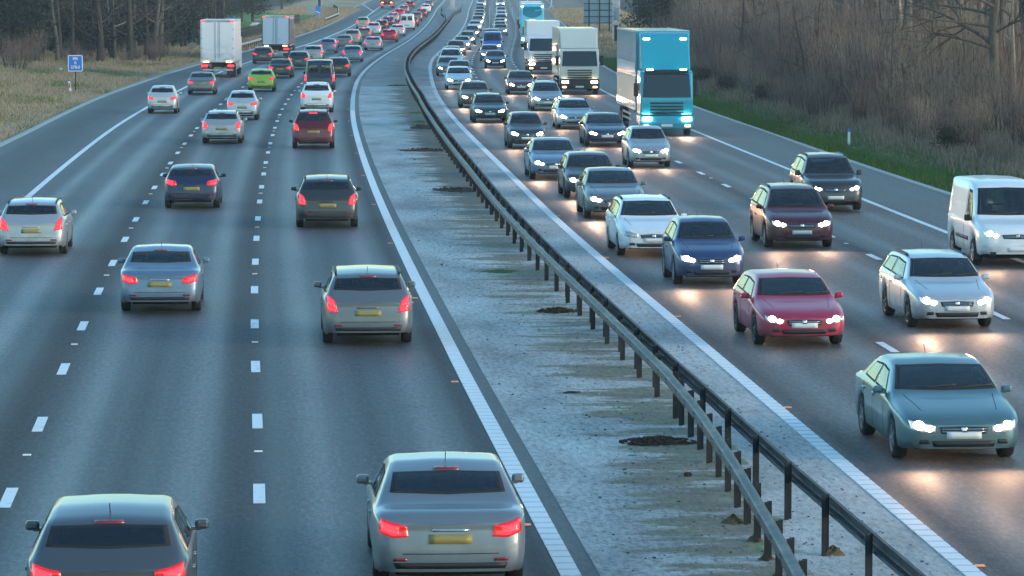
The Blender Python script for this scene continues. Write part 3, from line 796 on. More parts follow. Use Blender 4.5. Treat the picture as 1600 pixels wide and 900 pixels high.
def _scaled(k, fx, fz, **kw):
    b = SPEC[k]; d = dict(b); d["top"] = [(t * fx, z * fz) for t, z in b["top"]]; d["belt"] = [(t * fx, z * fz) for t, z in b["belt"]]
    d["L"] = b["L"] * fx; d["wf"] = b["wf"] * (fx * .5 + .5); d["wr"] = d["L"] - (b["L"] - b["wr"]) * (fx * .5 + .5); d.update(kw); return d
SPEC["small"] = _scaled("hatch", .88, 1.03, W=1.66); SPEC["exec"] = _scaled("saloon", 1.06, .99, W=1.86); SPEC["coupe"] = _scaled("hatch", 1.04, .93, W=1.80)
BASE = dict(small="hatch", exec="saloon", coupe="hatch"); FX = dict(small=.88, exec=1.06, coupe=1.04)
def car_proto(kind):
    """dict of part name -> list of (mesh, material slot role, location, parent part)"""
    sp = SPEC[kind]; L, W = sp["L"], sp["W"]; hw = W / 2; fx = FX.get(kind, 1.0); kind = BASE.get(kind, kind)
    bm = body_loft(sp); bvh = BVHTree.FromBMesh(bm)
    body = bpy.data.meshes.new("body")
    holes = []
    T = dict(sp["top"]); tops = sp["top"]; H = max(z for _, z in tops)
    tp = pchip(*zip(*tops)); bp = pchip(*zip(*sp["belt"]))
    parts = [("body", body, "paint", None)]
    def pa(name, mode, low, high, role, nu=8, nv=4, off=.006, depth=.02, par=None):
        win = role in ("glass", "glassb")
        parts.append((name, patch(bvh, mode, low, high, nu, nv, off, depth, L, .045 if win else 0.0), role, par))
        if win: holes.append((mode, [tuple(p) for p in low] + [tuple(p) for p in high[::-1]]))
    # stations of the glasshouse
    if kind == "van": tc, tr0, tq, te = .85, 1.6, 4.9, 5.0
    else:
        tc = {"hatch": 1.08, "saloon": 1.22, "estate": 1.2, "mpv": .95, "suv": 1.2}[kind]
        tr0 = {"hatch": 1.8, "saloon": 2.0, "estate": 1.95, "mpv": 1.75, "suv": 1.9}[kind]
        tq = {"hatch": 3.66, "saloon": 3.3, "estate": 4.15, "mpv": 3.98, "suv": 4.22}[kind]
        te = {"hatch": 3.98, "saloon": 3.85, "estate": 4.42, "mpv": 4.2, "suv": 4.40}[kind]
        tc, tr0, tq, te = tc * fx, tr0 * fx, tq * fx, te * fx
    tum = sp.get("tumble", .36)
    zc0, zc1 = float(tp(tc)) + .035, float(tp(tr0)) - .02
    y0 = hw * .975 - .03 - (zc0 - float(bp(tc))) * tum - .045; y1 = hw * .975 - .03 - (zc1 - float(bp(tr0))) * tum - .06
    pa("windscreen", "front", [(-y0, zc0 + .012), (-y0 * .5, zc0), (0, zc0 - .004), (y0 * .5, zc0), (y0, zc0 + .012)], [(-y1, zc1 - .012), (0, zc1 + .006), (y1, zc1 - .012)], "glass", 12, 8)
    # rear window
    if kind == "van":
        for sgn in (-1, 1):
            pa("rear_window", "rear", [(sgn * .08, 1.30), (sgn * .74, 1.30)], [(sgn * .08, 1.86), (sgn * .70, 1.86)], "glassb", 6, 6)
        pa("door_seam", "rear", [(-.008, .50), (.008, .50)], [(-.008, 2.02), (.008, 2.02)], "seam", 1, 10, .004)
    else:
        zr0, zr1 = float(tp(te)) + .03, float(tp(tq)) - .03
        y0 = hw * .975 - .03 - max(zr0 - float(bp(te)), 0) * tum - .12; y1 = hw * .975 - .03 - (zr1 - float(bp(tq))) * tum - .09
        pa("rear_window", "rear", [(-y0, zr0 + .02), (0, zr0), (y0, zr0 + .02)], [(-y1, zr1 - .015), (0, zr1 + .004), (y1, zr1 - .015)], "glassb", 12, 8)
    # side windows
    for md in ("left", "right"):
        def zb(t): return float(bp(t)) + .045
        def zt(t): return float(tp(t)) - .125
        b = (tr0 + tq) / 2 - .12
        fr = tc + .38
        if kind == "van":
            pa("side_window", md, [(fr - .05, zb(fr)), (2.05, zb(2.05))], [(tr0 + .08, zt(tr0 + .08)), (2.05, zt(2.05) - .06)], "glass", 8, 5)
            pa("door_seam", md, [(2.16, .35), (2.172, .35)], [(2.16, 1.98), (2.172, 1.98)], "seam", 1, 10, .004)
            pa("rub_strip", md, [(1.5, .60), (3.3, .60)], [(1.5, .70), (3.3, .70)], "black", 10, 1, .012)
        else:
            pa("side_window", md, [(fr, zb(fr)), (b - .04, zb(b))], [(tr0 + .06, zt(tr0 + .06)), (b - .04, zt(b))], "glass", 8, 5)
            e = tq - (.10 if kind == "saloon" else .32)
            pa("side_window", md, [(b + .04, zb(b)), (e + (.28 if kind == "saloon" else .16), zb(e) + .02)], [(b + .04, zt(b)), (e - .10, zt(e - .1))], "glass", 8, 5)
            if kind in ("estate", "mpv", "suv"):
                pa("side_window", md, [(e + .22, zb(e) + .03), (te - .16, zb(te) + .06)], [(e - .02, zt(e)), (tq - .10, zt(tq - .1) - .02)], "glassb", 5, 4)
            for t in (fr - .02, b, e + .14):
                if sp["wr"] - sp["ra"] < t: zz = 0.75
                else: zz = .30 + sp.get("lift", 0)
                pa("door_seam", md, [(t - .006, zz), (t + .006, zz)], [(t - .006, float(bp(t)) - .01), (t + .006, float(bp(t)) - .01)], "seam", 1, 6, .003)
            for t in (b - .18, e + .02):
                pa("door_handle", md, [(t, .80 + sp.get("lift", 0) * 1.4), (t + .17, .81 + sp.get("lift", 0) * 1.4)], [(t, .835 + sp.get("lift", 0) * 1.4), (t + .17, .845 + sp.get("lift", 0) * 1.4)], "paint2", 3, 1, .025)
    # front
    zf = float(tp(.02)); zl = zf - .02 if kind != "suv" else zf - .05
    for sgn in (-1, 1):
        low = [(sgn * hw * .46, zl - .115), (sgn * hw * .66, zl - .125), (sgn * hw * .84, zl - .075)]
        high = [(sgn * hw * .46, zl - .035), (sgn * hw * .66, zl + .005), (sgn * hw * .86, zl + .035)]
        pa("headlight", "front", low, high, "headlens", 10, 5, .010, .03)
        for cy, rz_ in ((.555, .048), (.715, .060)):
            yc, zc_ = sgn * hw * cy, zl - .060 + (cy - .6) * .25
            el = lambda q, sg_: [(yc + q * 1.25 * rz_ * math.cos(a), zc_ + sg_ * rz_ * math.sin(a)) for a in (math.pi, math.pi * .8, math.pi * .6, math.pi * .4, math.pi * .2, 0)]
            pa("bulb", "front", el(1, -1), el(1, 1), "head", 8, 4, .016, .02, "headlight")
        pa("fog_light", "front", [(sgn * hw * .55, .335), (sgn * hw * .72, .335)], [(sgn * hw * .55, .40), (sgn * hw * .70, .40)], "black", 5, 2, .008)
    pa("grille", "front", [(-hw * .36, zl - .15), (0, zl - .16), (hw * .36, zl - .15)], [(-hw * .40, zl - .05), (0, zl - .035), (hw * .40, zl - .05)], "black", 10, 3, .008)
    for k in range(2):
        z = zl - .125 + .04 * k
        pa("grille_bar", "front", [(-hw * .35, z), (hw * .35, z)], [(-hw * .35, z + .012), (hw * .35, z + .012)], "chrome", 8, 1, .016)
    pa("badge", "front", [(-.045, zl - .125), (.045, zl - .125)], [(-.045, zl - .045), (.045, zl - .045)], "chrome", 3, 3, .022)
    pa("bumper_grille", "front", [(-hw * .48, .29), (hw * .48, .29)], [(-hw * .52, .385), (hw * .52, .385)], "black", 10, 2, .008)
    pa("number_plate", "front", [(-.26, .415), (.26, .415)], [(-.26, .520), (.26, .520)], "platew", 6, 1, .018)
    # rear
    zr = {"hatch": .90, "saloon": .84, "estate": .88, "mpv": .98, "suv": 1.02, "van": 1.05}[kind]
    for sgn in (-1, 1):
        if kind == "van": low, high = [(sgn * .86, .72), (sgn * .95, .74)], [(sgn * .85, 1.18), (sgn * .945, 1.18)]
        elif kind in ("mpv", "estate", "suv"): low, high = [(sgn * hw * .66, zr - .20), (sgn * hw * .90, zr - .16)], [(sgn * hw * .72, zr + .02), (sgn * hw * .89, zr + .16)]
        else: low, high = [(sgn * hw * .54, zr - .14), (sgn * hw * .74, zr - .15), (sgn * hw * .91, zr - .09)], [(sgn * hw * .56, zr - .01), (sgn * hw * .74, zr + .02), (sgn * hw * .90, zr + .07)]
        pa("tail_light", "rear", low, high, "taillens", 8, 6, .012, .03)
        A = lambda u, v: tuple(p + (q - p) * v for p, q in zip(pl(low, u), pl(high, u)))
        if kind == "saloon" or kind == "hatch": els = [((.30, .92), (.16, .80))]
        else: els = [((.18, .86), (.40, .92)), ((.18, .86), (.06, .30))]
        for (u0, u1), (v0, v1) in els:
            pa("bulb", "rear", [A(u0, v0), A((u0 + u1) / 2, v0), A(u1, v0)], [A(u0, v1), A((u0 + u1) / 2, v1), A(u1, v1)], "tail", 6, 4, .017, .02, "tail_light")
        pa("reflector", "rear", [(sgn * hw * .56, .42), (sgn * hw * .74, .42)], [(sgn * hw * .56, .455), (sgn * hw * .74, .455)], "tailo", 4, 1, .008)
    pz = {"hatch": .60, "saloon": .62, "estate": .62, "mpv": .68, "suv": .72, "van": .62}[kind]
    pa("number_plate", "rear", [(-.26, pz), (.26, pz)], [(-.26, pz + .11), (.26, pz + .11)], "platey", 6, 1, .016)
    pa("boot_handle", "rear", [(-.22, pz + .145), (.22, pz + .145)], [(-.22, pz + .175), (.22, pz + .175)], "chrome" if kind in ("saloon", "suv") else "paint2", 5, 1, .018)
    pa("bumper_insert", "rear", [(-hw * .70, .33), (hw * .70, .33)], [(-hw * .74, .40), (hw * .74, .40)], "black", 10, 1, .010)
    if kind != "van":
        pa("boot_seam", "rear", [(-hw * .62, .50), (hw * .62, .50)], [(-hw * .62, .51), (hw * .62, .51)], "seam", 8, 1, .004)
        zq = float(tp(tq)) - .01
        pa("high_brake_light", "rear", [(-.16, zr1 + .012), (.16, zr1 + .012)], [(-.16, zr1 + .036), (.16, zr1 + .036)], "tail", 4, 1, .012)
        pa("bonnet_seam", "top", [(.34, -hw * .62), (tc - .04, -hw * .74)], [(.34, -hw * .61), (tc - .04, -hw * .73)], "seam", 8, 1, .003)
        pa("bonnet_seam", "top", [(.34, hw * .61), (tc - .04, hw * .73)], [(.34, hw * .62), (tc - .04, hw * .74)], "seam", 8, 1, .003)
        if kind in ("estate", "suv", "mpv"):
            for sgn in (-1, 1):
                yy = hw * .975 - .03 - (H - float(bp(2.5))) * tum - .035
                pa("roof_rail", "top", [(tr0 + .25, sgn * (yy - .02)), (tq - .1, sgn * (yy - .02))], [(tr0 + .25, sgn * (yy + .02)), (tq - .1, sgn * (yy + .02))], "black", 10, 1, .045)
        bmx = bmesh.new(); add_box(bmx, (0, 0, 0), (.010, .010, .20), .002, Matrix.Rotation(-.9, 4, 'Y'))
        me = bm_mesh("aerial", bmx); me.transform(Matrix.Translation((L / 2 - tq + .18, 0, float(tp(tq - .18)) + .07)))
        parts.append(("aerial", me, "black", None))
    # wipers
    zw = zc0 + .02
    for yy in (-.35, .22):
        pa("wiper", "front", [(yy, zw), (yy + .52, zw + .035)], [(yy, zw + .012), (yy + .52, zw + .047)], "black", 6, 1, .022)
    # mirrors
    for sgn in (-1, 1):
        bmx = bmesh.new()
        zm = float(bp(tc + .45)) + .07
        big = 1.5 if kind in ("van", "suv") else 1.0
        add_box(bmx, (L / 2 - tc - .42, sgn * (hw + .065), zm + .02 * big), (.10, .16, .115 * big), .035, None, 2)
        add_box(bmx, (L / 2 - tc - .42, sgn * (hw - .02), zm - .03), (.06, .16, .04), .01)
        parts.append(("door_mirror", bm_mesh("door_mirror", bmx, False), "black" if kind == "van" else "paint2", None))
    # open the shell behind the panes
    def inside(p, poly):
        c = False; n = len(poly); j = n - 1
        for i in range(n):
            (xi, yi), (xj, yj) = poly[i], poly[j]
            if (yi > p[1]) != (yj > p[1]) and p[0] < (xj - xi) * (p[1] - yi) / (yj - yi) + xi: c = not c
            j = i
        return c
    kill = set()
    for md, poly in holes:
        dv = {"front": Vector((1, 0, 0)), "rear": Vector((-1, 0, 0)), "left": Vector((0, 1, 0)), "right": Vector((0, -1, 0))}[md]
        for f in bm.faces:
            if f.normal.dot(dv) < .12: continue
            if all(inside((v.co.y, v.co.z) if md in ("front", "rear") else (L / 2 - v.co.x, v.co.z), poly) for v in f.verts): kill.add(f)
    bmesh.ops.delete(bm, geom=list(kill), context='FACES')
    bm.to_mesh(body); body.shade_smooth(); bm.free()
    # seats and dashboard
    zs_ = float(bp(tc + .6)) - .42
    def seat_bm(b, x, y, w):
        add_box(b, (x + .22, y, zs_ + .06), (.50, w, .16), .05, None, 2)
        add_box(b, (x - .08, y, zs_ + .36), (.16, w, .58), .06, Matrix.Rotation(-.22, 4, 'Y'), 2)
        for yy in ([y] if w < .7 else [y - .42, y + .42]):
            add_box(b, (x - .17, yy, zs_ + .72), (.10, .25, .18), .05, Matrix.Rotation(-.15, 4, 'Y'), 2)
    xf = L / 2 - tr0 - .35
    for yy in (-.37, .37):
        b = bmesh.new(); seat_bm(b, xf, yy, .50); parts.append(("seat", bm_mesh("seat", b), "seat", None))
    if kind != "van":
        b = bmesh.new(); seat_bm(b, xf - .98, 0, 1.22); parts.append(("rear_seat", bm_mesh("rear_seat", b), "seat", None))
    b = bmesh.new(); add_box(b, (L / 2 - tc - .28, 0, float(bp(tc)) - .06), (.55, W - .36, .20), .06, None, 2); parts.append(("dashboard", bm_mesh("dashboard", b), "seat", None))
    V, F = [], []
    cx_, cy_, cz_ = L / 2 - tr0 + .12, -.37, float(bp(tc + .5)) + .02
    tube(V, F, [Vector((cx_ + .05 * math.sin(a), cy_ + .18 * math.cos(a), cz_ + .17 * math.sin(a))) for a in [2 * math.pi * k / 14 for k in range(15)]], [.016] * 15, 5)
    parts.append(("steering_wheel", mesh("steering_wheel", V, F), "seat", None))
    # dark floor pan between the wheels
    ub = boxes_mesh("underbody", [((0, 0, .42), (L - .5, W - .56, .42)), ((0, 0, .30 + sp.get("lift", 0)), (sp["wr"] - sp["wf"] - 2 * sp["ra"] - .04, W - .30, .14))])
    ub.transform(Matrix.Translation((L / 2 - (sp["wf"] + sp["wr"]) / 2 - 0, 0, 0)) if False else Matrix())
    parts.append(("underbody", ub, "under", None))
    return dict(parts=parts, L=L, W=W, sp=sp)
PROTO = {k: car_proto(k) for k in SPEC}
FAR_SKIP = {"door_seam", "door_handle", "boot_seam", "bonnet_seam", "wiper", "grille_bar", "badge", "aerial", "reflector", "fog_light", "bumper_insert", "boot_handle", "roof_rail", "rub_strip", "bumper_grille", "steering_wheel"}
ROLE = dict(glass=M_GLASS, glassb=M_GLASSB, seam=M_SEAM, black=M_BLACK, chrome=M_CHROME, platew=M_PLW, platey=M_PLY, under=M_UNDER, tailo=M_TAILO, seat=M_SEAT)
NAMES = dict(hatch="hatchback_car", saloon="saloon_car", estate="estate_car", mpv="people_carrier", suv="off_road_car", van="panel_van", small="hatchback_car", exec="saloon_car", coupe="hatchback_car")
CATS = dict(hatch="car", saloon="car", estate="car", mpv="car", suv="car", van="van", small="car", exec="car", coupe="car")

def put(name, me, parent, m):
    o = bpy.data.objects.new(name, me); col.objects.link(o); o.parent = parent
    if not me.materials: me.materials.append(None)
    o.material_slots[0].link = 'OBJECT'; o.material_slots[0].material = m
    return o
def wheel(parent, meshes, loc, flip, far=False):
    w = bpy.data.objects.new("wheel", meshes[0]); col.objects.link(w); w.parent = parent
    w.location = loc; w.rotation_euler = (0, rnd.uniform(0, 6), math.pi if flip else 0)
    if not far:
        r = bpy.data.objects.new("rim", meshes[1]); col.objects.link(r); r.parent = w
    return w
def lamp_light(parent, loc, energy, size=R(125), tilt=R(1.5)):
    """light thrown by a dipped headlight"""
    d = bpy.data.lights.new("headlight_beam", 'SPOT'); d.energy = energy; d.color = (1.0, 0.56, 0.32)
    d.spot_size = size; d.spot_blend = 1.0; d.shadow_soft_size = 0.22
    o = bpy.data.objects.new("headlight_beam", d); col.objects.link(o); o.parent = parent
    o.location = loc; o.rotation_euler = (0, -math.pi / 2 + tilt, 0)
    return o
RIMS = [M_RIM, mat("dark_rim", (.05, .052, .055), .4, .7), mat("steel_wheel_trim", (.22, .23, .24), .5, .4)]
def place_car(kind, s, off, paint, label, approach, group, lamps="lit", yaw=0.0, scale=1.0, beam=1.0):
    """s is where the bumper nearest to the camera stands"""
    pr = PROTO[kind]; L = pr["L"]; far = s > 255
    c = s + L / 2
    h = heading(c)
    fwd = (math.pi / 2 - h) + (math.pi if approach else 0) + yaw
    root = empty(NAMES[kind], P(c, off), fwd)
    dz = math.atan2(float(zc(P(c + 2, 0).y) - zc(P(c - 2, 0).y)), 4) * (-1 if not approach else 1)
    root.rotation_euler = (0, dz, fwd)
    root.scale = (rnd.uniform(.975, 1.03), rnd.uniform(.98, 1.02), rnd.uniform(.97, 1.03))
    tag(root, label, CATS[kind], group)
    last = {}
    for name, me, role, par in pr["parts"]:
        if far and name in FAR_SKIP: continue
        if role in ("paint", "paint2"): m = paint
        elif role == "head": m = {"lit": M_HEAD, "dim": M_HEADD, "off": M_HEADO}[lamps] if approach else M_HEADO
        elif role == "headlens": m = M_HEADL if approach and lamps == "lit" else M_HEADO
        elif role == "taillens": m = M_TAILL if not approach else M_TAILO
        elif role == "tail": m = M_TAIL if (not approach and (name == "bulb" or lamps == "brake")) else M_TAILO
        else: m = ROLE[role]
        last[name] = put(name, me, last[par] if par else root, m)
    sp = pr["sp"]; wm = WHEELV if kind in ("van", "suv") else WHEEL
    rim_m = rnd.choice(RIMS)
    for t in (sp["wf"], sp["wr"]):
        for sg in (1, -1):
            wo = wheel(root, wm, (L / 2 - t, sg * (pr["W"] / 2 - .115), sp["rw"] if kind in ("van", "suv") else .315), sg < 0, far)
            for ch in wo.children:
                ch.material_slots[0].link = 'OBJECT'; ch.material_slots[0].material = rim_m
    if approach and lamps == "lit" and s < 420:
        zl = float(sp["top"][0][1]) - .02
        for sg in (-1, 1):
            lamp_light(root, (L / 2 + .14, sg * pr["W"] * .33, zl), 24 * beam)
    return root

def prism(name, prof, hw, bevel=0.05, seg=2, taper=None):
    """side profile (x, z) drawn out to width 2*hw with rounded edges"""
    bm = bmesh.new()
    a = [bm.verts.new((x, hw, z)) for x, z in prof]; b = [bm.verts.new((x, -hw, z)) for x, z in prof]
    bm.faces.new(a); bm.faces.new(b[::-1])
    n = len(prof)
    for i in range(n): bm.faces.new((a[i], b[i], b[(i + 1) % n], a[(i + 1) % n]))
    bmesh.ops.recalc_face_normals(bm, faces=bm.faces)
    if taper: taper(bm)
    if bevel > 0: bmesh.ops.bevel(bm, geom=list(bm.edges), offset=bevel, segments=seg, affect='EDGES', profile=0.5)
    me = bm_mesh(name, bm); return me
def lorry(label, s, off, approach, cabp, boxp, Lb=8.0, Hb=4.1, group=None, door=None, deflector=None, stripe=None, lamps="lit", tails=True, visor=False, cabH=2.9, dark=None):
    """rigid or articulated goods lorry; x forward, front bumper at +L/2"""
    L = Lb + 2.55; W = 2.5; hw = W / 2; c = s + L / 2; h = heading(c)
    root = empty("lorry", P(c, off), math.pi / 2 - h + (math.pi if approach else 0)); tag(root, label, "lorry", group)
    F = L / 2
    low = dark or M_BLACK
    if approach:
        cab = prism("cab", [(F - .10, .95), (F - .02, 1.3), (F - .02, 1.75), (F - .28, cabH - .12), (F - .48, cabH), (F - 2.1, cabH), (F - 2.1, .95)], hw - .02, .09, 3)
        put("cab", cab, root, cabp)
        put("bumper", prism("bumper", [(F + .04, .32), (F + .06, .62), (F - .02, .95), (F - 2.0, .95), (F - 1.9, .55), (F - .9, .50), (F - .7, .32)], hw, .05, 2), root, low)
        # raked windscreen
        a0 = Vector((F + .005, 0, 1.80)); a1 = Vector((F - .262, 0, cabH - .16)); d = (a1 - a0); nn = Vector((d.z, 0, -d.x)).normalized()
        V = []; 
        for w_, p in ((hw - .13, a0), (hw - .20, a1)):
            for y in (-w_, -w_ * .5, 0, w_ * .5, w_): V.append(p + Vector((0, y, 0)) + nn * (.02 - .03 * (y / hw) ** 2))
        me = mesh("windscreen", V, [(i, i + 1, i + 6, i + 5) for i in range(4)], True)
        put("windscreen", me, root, M_GLASSK)
        for sg in (-1, 1):
            put("side_window", box_mesh("side_window", (F - .95, sg * (hw - .018), 2.18), (.95, .016, .62), .006), root, M_GLASSK)
            put("headlight", box_mesh("headlight", (F + .055, sg * (hw - .33), .80), (.07, .42, .16), .03, 2), root, M_HEAD if lamps == "lit" else M_HEADD)
            put("marker_light", box_mesh("marker_light", (F + .07, sg * (hw - .28), .48), (.05, .26, .09), .02), root, M_AMB)
            bm = bmesh.new(); add_box(bm, (F - .25, sg * (hw + .17), 2.15), (.14, .22, .62), .04, None, 2); add_box(bm, (F - .30, sg * (hw + .04), 2.44), (.05, .24, .04)); add_box(bm, (F - .30, sg * (hw + .04), 1.88), (.05, .24, .04))
            put("door_mirror", bm_mesh("door_mirror", bm), root, M_BLACK)
            put("step", box_mesh("step", (F - .75, sg * (hw - .04), .62), (.55, .06, .22), .02), root, M_BLACK)
            if visor: put("marker_light", box_mesh("marker_light", (F - .15, sg * .78, cabH + .03), (.06, .30, .07), .015), root, M_MARK)
        for k in range(4):
            put("grille_bar", box_mesh("grille_bar", (F + .008, 0, 1.08 + .15 * k), (.03, 1.55, .075), .01), root, M_BLACK)
        put("number_plate", box_mesh("number_plate", (F + .075, 0, .50), (.02, .52, .11)), root, M_PLW)
        if visor: put("sun_visor", box_mesh("sun_visor", (F - .16, 0, cabH - .06), (.20, 2.05, .12), .03), root, M_BLACK)
        if deflector:
            dh = Hb - .06
            put("roof_deflector", prism("roof_deflector", [(F - .55, cabH + .008), (F - .75, cabH + .35), (F - 1.25, dh - .12), (F - 1.6, dh), (F - 2.05, dh), (F - 2.05, cabH + .008)], hw - .10, .07, 3), root, deflector)
            for sg in (-1, 1):
                put("marker_light", box_mesh("marker_light", (F - 1.20, sg * .86, dh - .30), (.10, .30, .08), .02), root, M_MARK)
    else:
        put("cab", prism("cab", [(F, .5), (F, 1.75), (F - .3, cabH), (F - 2.1, cabH), (F - 2.1, .5)], hw - .02, .09, 2), root, cabp)
    bx0, bx1 = -F, F - 2.35
    zb = 1.12
    put("cargo_box", box_mesh("cargo_box", ((bx0 + bx1) / 2, 0, (zb + Hb) / 2), (bx1 - bx0, W + .04, Hb - zb), .035, 2), root, boxp)
    for sg in (-1, 1):
        put("box_edge", boxes_mesh("box_edge", [((bx0 + bx1) / 2 * 1 + 0, sg * (hw + .022), zb + .05), ], ) if False else box_mesh("box_edge", ((bx0 + bx1) / 2, sg * (hw + .026), zb + .06), (bx1 - bx0 - .1, .02, .12)), root, M_GALV)
        put("side_guard", boxes_mesh("side_guard", [((bx0 + bx1) / 2, sg * (hw - .05), .58), ((bx0 + bx1) / 2, sg * (hw - .05), .82)] and [(((bx0 + bx1) / 2, sg * (hw - .05), .58), ((bx1 - bx0) * .42, .04, .10)), (((bx0 + bx1) / 2, sg * (hw - .05), .84), ((bx1 - bx0) * .42, .04, .10))]), root, M_GALV)
        for k in range(int((bx1 - bx0) / 1.2)):
            put("box_rib", box_mesh("box_rib", (bx0 + .7 + 1.2 * k, sg * (hw + .024), (zb + Hb) / 2), (.05, .012, Hb - zb - .2)), root, boxp)
        put("roof_edge", box_mesh("roof_edge", ((bx0 + bx1) / 2, sg * (hw + .012), Hb - .02), (bx1 - bx0 - .06, .05, .09), .01), root, M_GALV)
    if stripe:
        for sg in (-1, 1):
            for k, (x0, x1, z0, z1, m) in enumerate(stripe):
                put("side_panel", box_mesh("side_panel", ((bx1 - x0 + bx1 - x1) / 2, sg * (hw + .036 + .003 * k), (z0 + z1) / 2), (abs(x1 - x0), .012, z1 - z0)), root, m)
    put("chassis", boxes_mesh("chassis", [((-.2, 0, .88), (L - 1.2, .9, .34)), (((bx0 + bx1) / 2, 0, 1.07), (bx1 - bx0 - .2, 2.2, .08))]), root, M_UNDER)
    if not approach:                         # the tail of the lorry
        for sg in (-1, 1):
            put("rear_door", box_mesh("rear_door", (bx0 - .022, sg * (hw * .48), (zb + Hb) / 2 + .02), (.04, hw * .93, Hb - zb - .30), .012), root, door or boxp)
            for z in (.35, 1.05, 1.75, 2.45):
                put("hinge", box_mesh("hinge", (bx0 - .05, sg * (hw * .92), zb + z), (.03, .16, .05)), root, M_GALV)
            put("lock_bar", boxes_mesh("lock_bar", [((bx0 - .062, sg * .16, (zb + Hb) / 2), (.03, .03, Hb - zb - .36)), ((bx0 - .07, sg * .30, zb + .62), (.03, .30, .03))]), root, M_GALV)
            put("tail_light", box_mesh("tail_light", (bx0 + .0, sg * (hw - .28), .86), (.08, .46, .15), .02), root, M_TAIL)
            put("marker_light", box_mesh("marker_light", (bx0 - .03, sg * (hw - .16), Hb - .10), (.04, .24, .08), .01), root, M_TAIL)
            put("marker_light", box_mesh("marker_light", (bx0 - .03, sg * (hw - .40), zb + .02), (.04, .40, .07), .01), root, M_AMB)
            put("mudguard", box_mesh("mudguard", (bx0 + .55, sg * (hw - .32), .52), (.03, .56, .70)), root, M_BLACK)
        put("roof_bar", box_mesh("roof_bar", (bx0 - .012, 0, Hb - .10), (.06, W - .02, .18), .02), root, M_GALV)
        put("rear_bumper", box_mesh("rear_bumper", (bx0 + .12, 0, .55), (.10, 2.3, .16), .02), root, M_GALV)
        put("number_plate", box_mesh("number_plate", (bx0 + .055, 0, .72), (.02, .52, .11)), root, M_PLY)
    xs = [F - 1.35, -F + 2.6] + ([-F + 1.25] if Lb > 7 else [])
    for x in xs:
        for sg in (1, -1):
            wheel(root, WHEELL, (x, sg * (hw - .19), .50), sg < 0, s > 255)
    if approach and s < 300:
        for sg in (-1, 1): lamp_light(root, (F + .14, sg * (hw - .33), .80), 36)
    return root
def coach(label, s, off, body, glass, group=None):
    L, W, H = 12.0, 2.5, 4.55; hw = W / 2; c = s + L / 2; h = heading(c); F = L / 2
    root = empty("double_deck_coach", P(c, off), math.pi / 2 - h + math.pi); tag(root, label, "coach", group)
    put("body", prism("body", [(F - .05, .35), (F + .02, .9), (F - .02, 2.2), (F - .30, 3.9), (F - .62, 4.42), (F - 1.0, H), (-F + .2, H), (-F, 4.3), (-F, .35)], hw, .12, 3), root, body)
    def front_panel(nm, z0, z1, w0, w1, m, sag=0.0, off_=.012):
        prof = [(.9, F + .02), (2.2, F - .02), (3.9, F - .30), (4.42, F - .62)]
        V = []
        for k in range(5):
            for i in range(9):
                u = i / 8 * 2 - 1; z = z0 + (z1 - z0) * k / 4 - sag * (1 - u * u) * (1 - k / 4)
                x = float(np.interp(z, [p[0] for p in prof], [p[1] for p in prof]))
                V.append((x + off_, u * (w0 + (w1 - w0) * k / 4), z))
        me = mesh(nm, V, [(k * 9 + i, k * 9 + i + 1, k * 9 + i + 10, k * 9 + i + 9) for k in range(4) for i in range(8)], True)
        put(nm, me, root, m)
    front_panel("upper_windscreen", 3.45, 4.25, 1.0, .95, glass, .38)
    front_panel("windscreen", 1.25, 2.15, 1.05, 1.02, M_GLASSK)
    front_panel("destination_panel", 2.62, 2.92, .34, .34, mat("sign_pink", (0.75, 0.35, 0.42), .5, emit=(1, .45, .5), estr=.25), 0, .02)
    front_panel("lettering_band", 2.30, 2.40, .40, .40, mat("dark_teal_print", (0.0, 0.08, 0.13), .5), 0, .02)
    for sg in (-1, 1):
        put("headlight", box_mesh("headlight", (F + .03, sg * .92, .85), (.06, .34, .18), .03, 2), root, M_HEAD)
        put("marker_light", box_mesh("marker_light", (F - .48, sg * 1.06, 4.28), (.12, .20, .10), .02), root, M_MARK)
        put("door_mirror", box_mesh("door_mirror", (F + .25, sg * 1.38, 2.2), (.16, .22, .5), .04), root, M_BLACK)
        for z0, z1 in ((1.55, 2.25), (3.1, 3.85)):
            for k in range(6):
                put("side_window", box_mesh("side_window", (F - 1.6 - 1.75 * k, sg * (hw + .004), (z0 + z1) / 2), (1.62, .012, z1 - z0)), root, M_GLASSK)
    for x in (F - 2.4, -F + 2.2):
        for sg in (1, -1): wheel(root, WHEELL, (x, sg * (hw - .18), .50), sg < 0, True)
    return root

C = {}
def cp(name, c, metal=.35): C[name] = car_paint(name, c, metal)
cp("silver", (.40, .43, .45), .55); cp("pale silver", (.55, .58, .60), .45); cp("white", (.74, .76, .77), 0); cp("grey", (.16, .18, .19), .5)
cp("dark grey", (.045, .05, .055), .5); cp("black", (.014, .015, .017), .2); cp("navy blue", (.010, .028, .075), .4); cp("blue", (.03, .055, .15), .45)
cp("bright blue", (.01, .14, .52), .2); cp("red", (.45, .010, .060), .3); cp("dark red", (.11, .010, .022), .4); cp("teal", (.09, .185, .205), .5)
cp("steel blue", (.15, .23, .32), .55); cp("lime green", (.30, .52, .06), .1); cp("bronze", (.17, .12, .085), .5); cp("dark teal", (.012, .05, .06), .4)
cp("beige", (.45, .40, .32), .3); cp("turquoise", (.005, .30, .42), .1); cp("cream", (.66, .64, .54), 0); cp("cyan", (.10, .52, .66), 0); cp("dark green", (.02, .045, .04), .4)
cp("blue-grey", (.20, .23, .25), .5); cp("slate grey", (.085, .10, .11), .5); C["lorry white"] = car_paint("lorry white", (.72, .74, .76), 0, 3.2); cp("pale blue", (.42, .56, .68), 0)
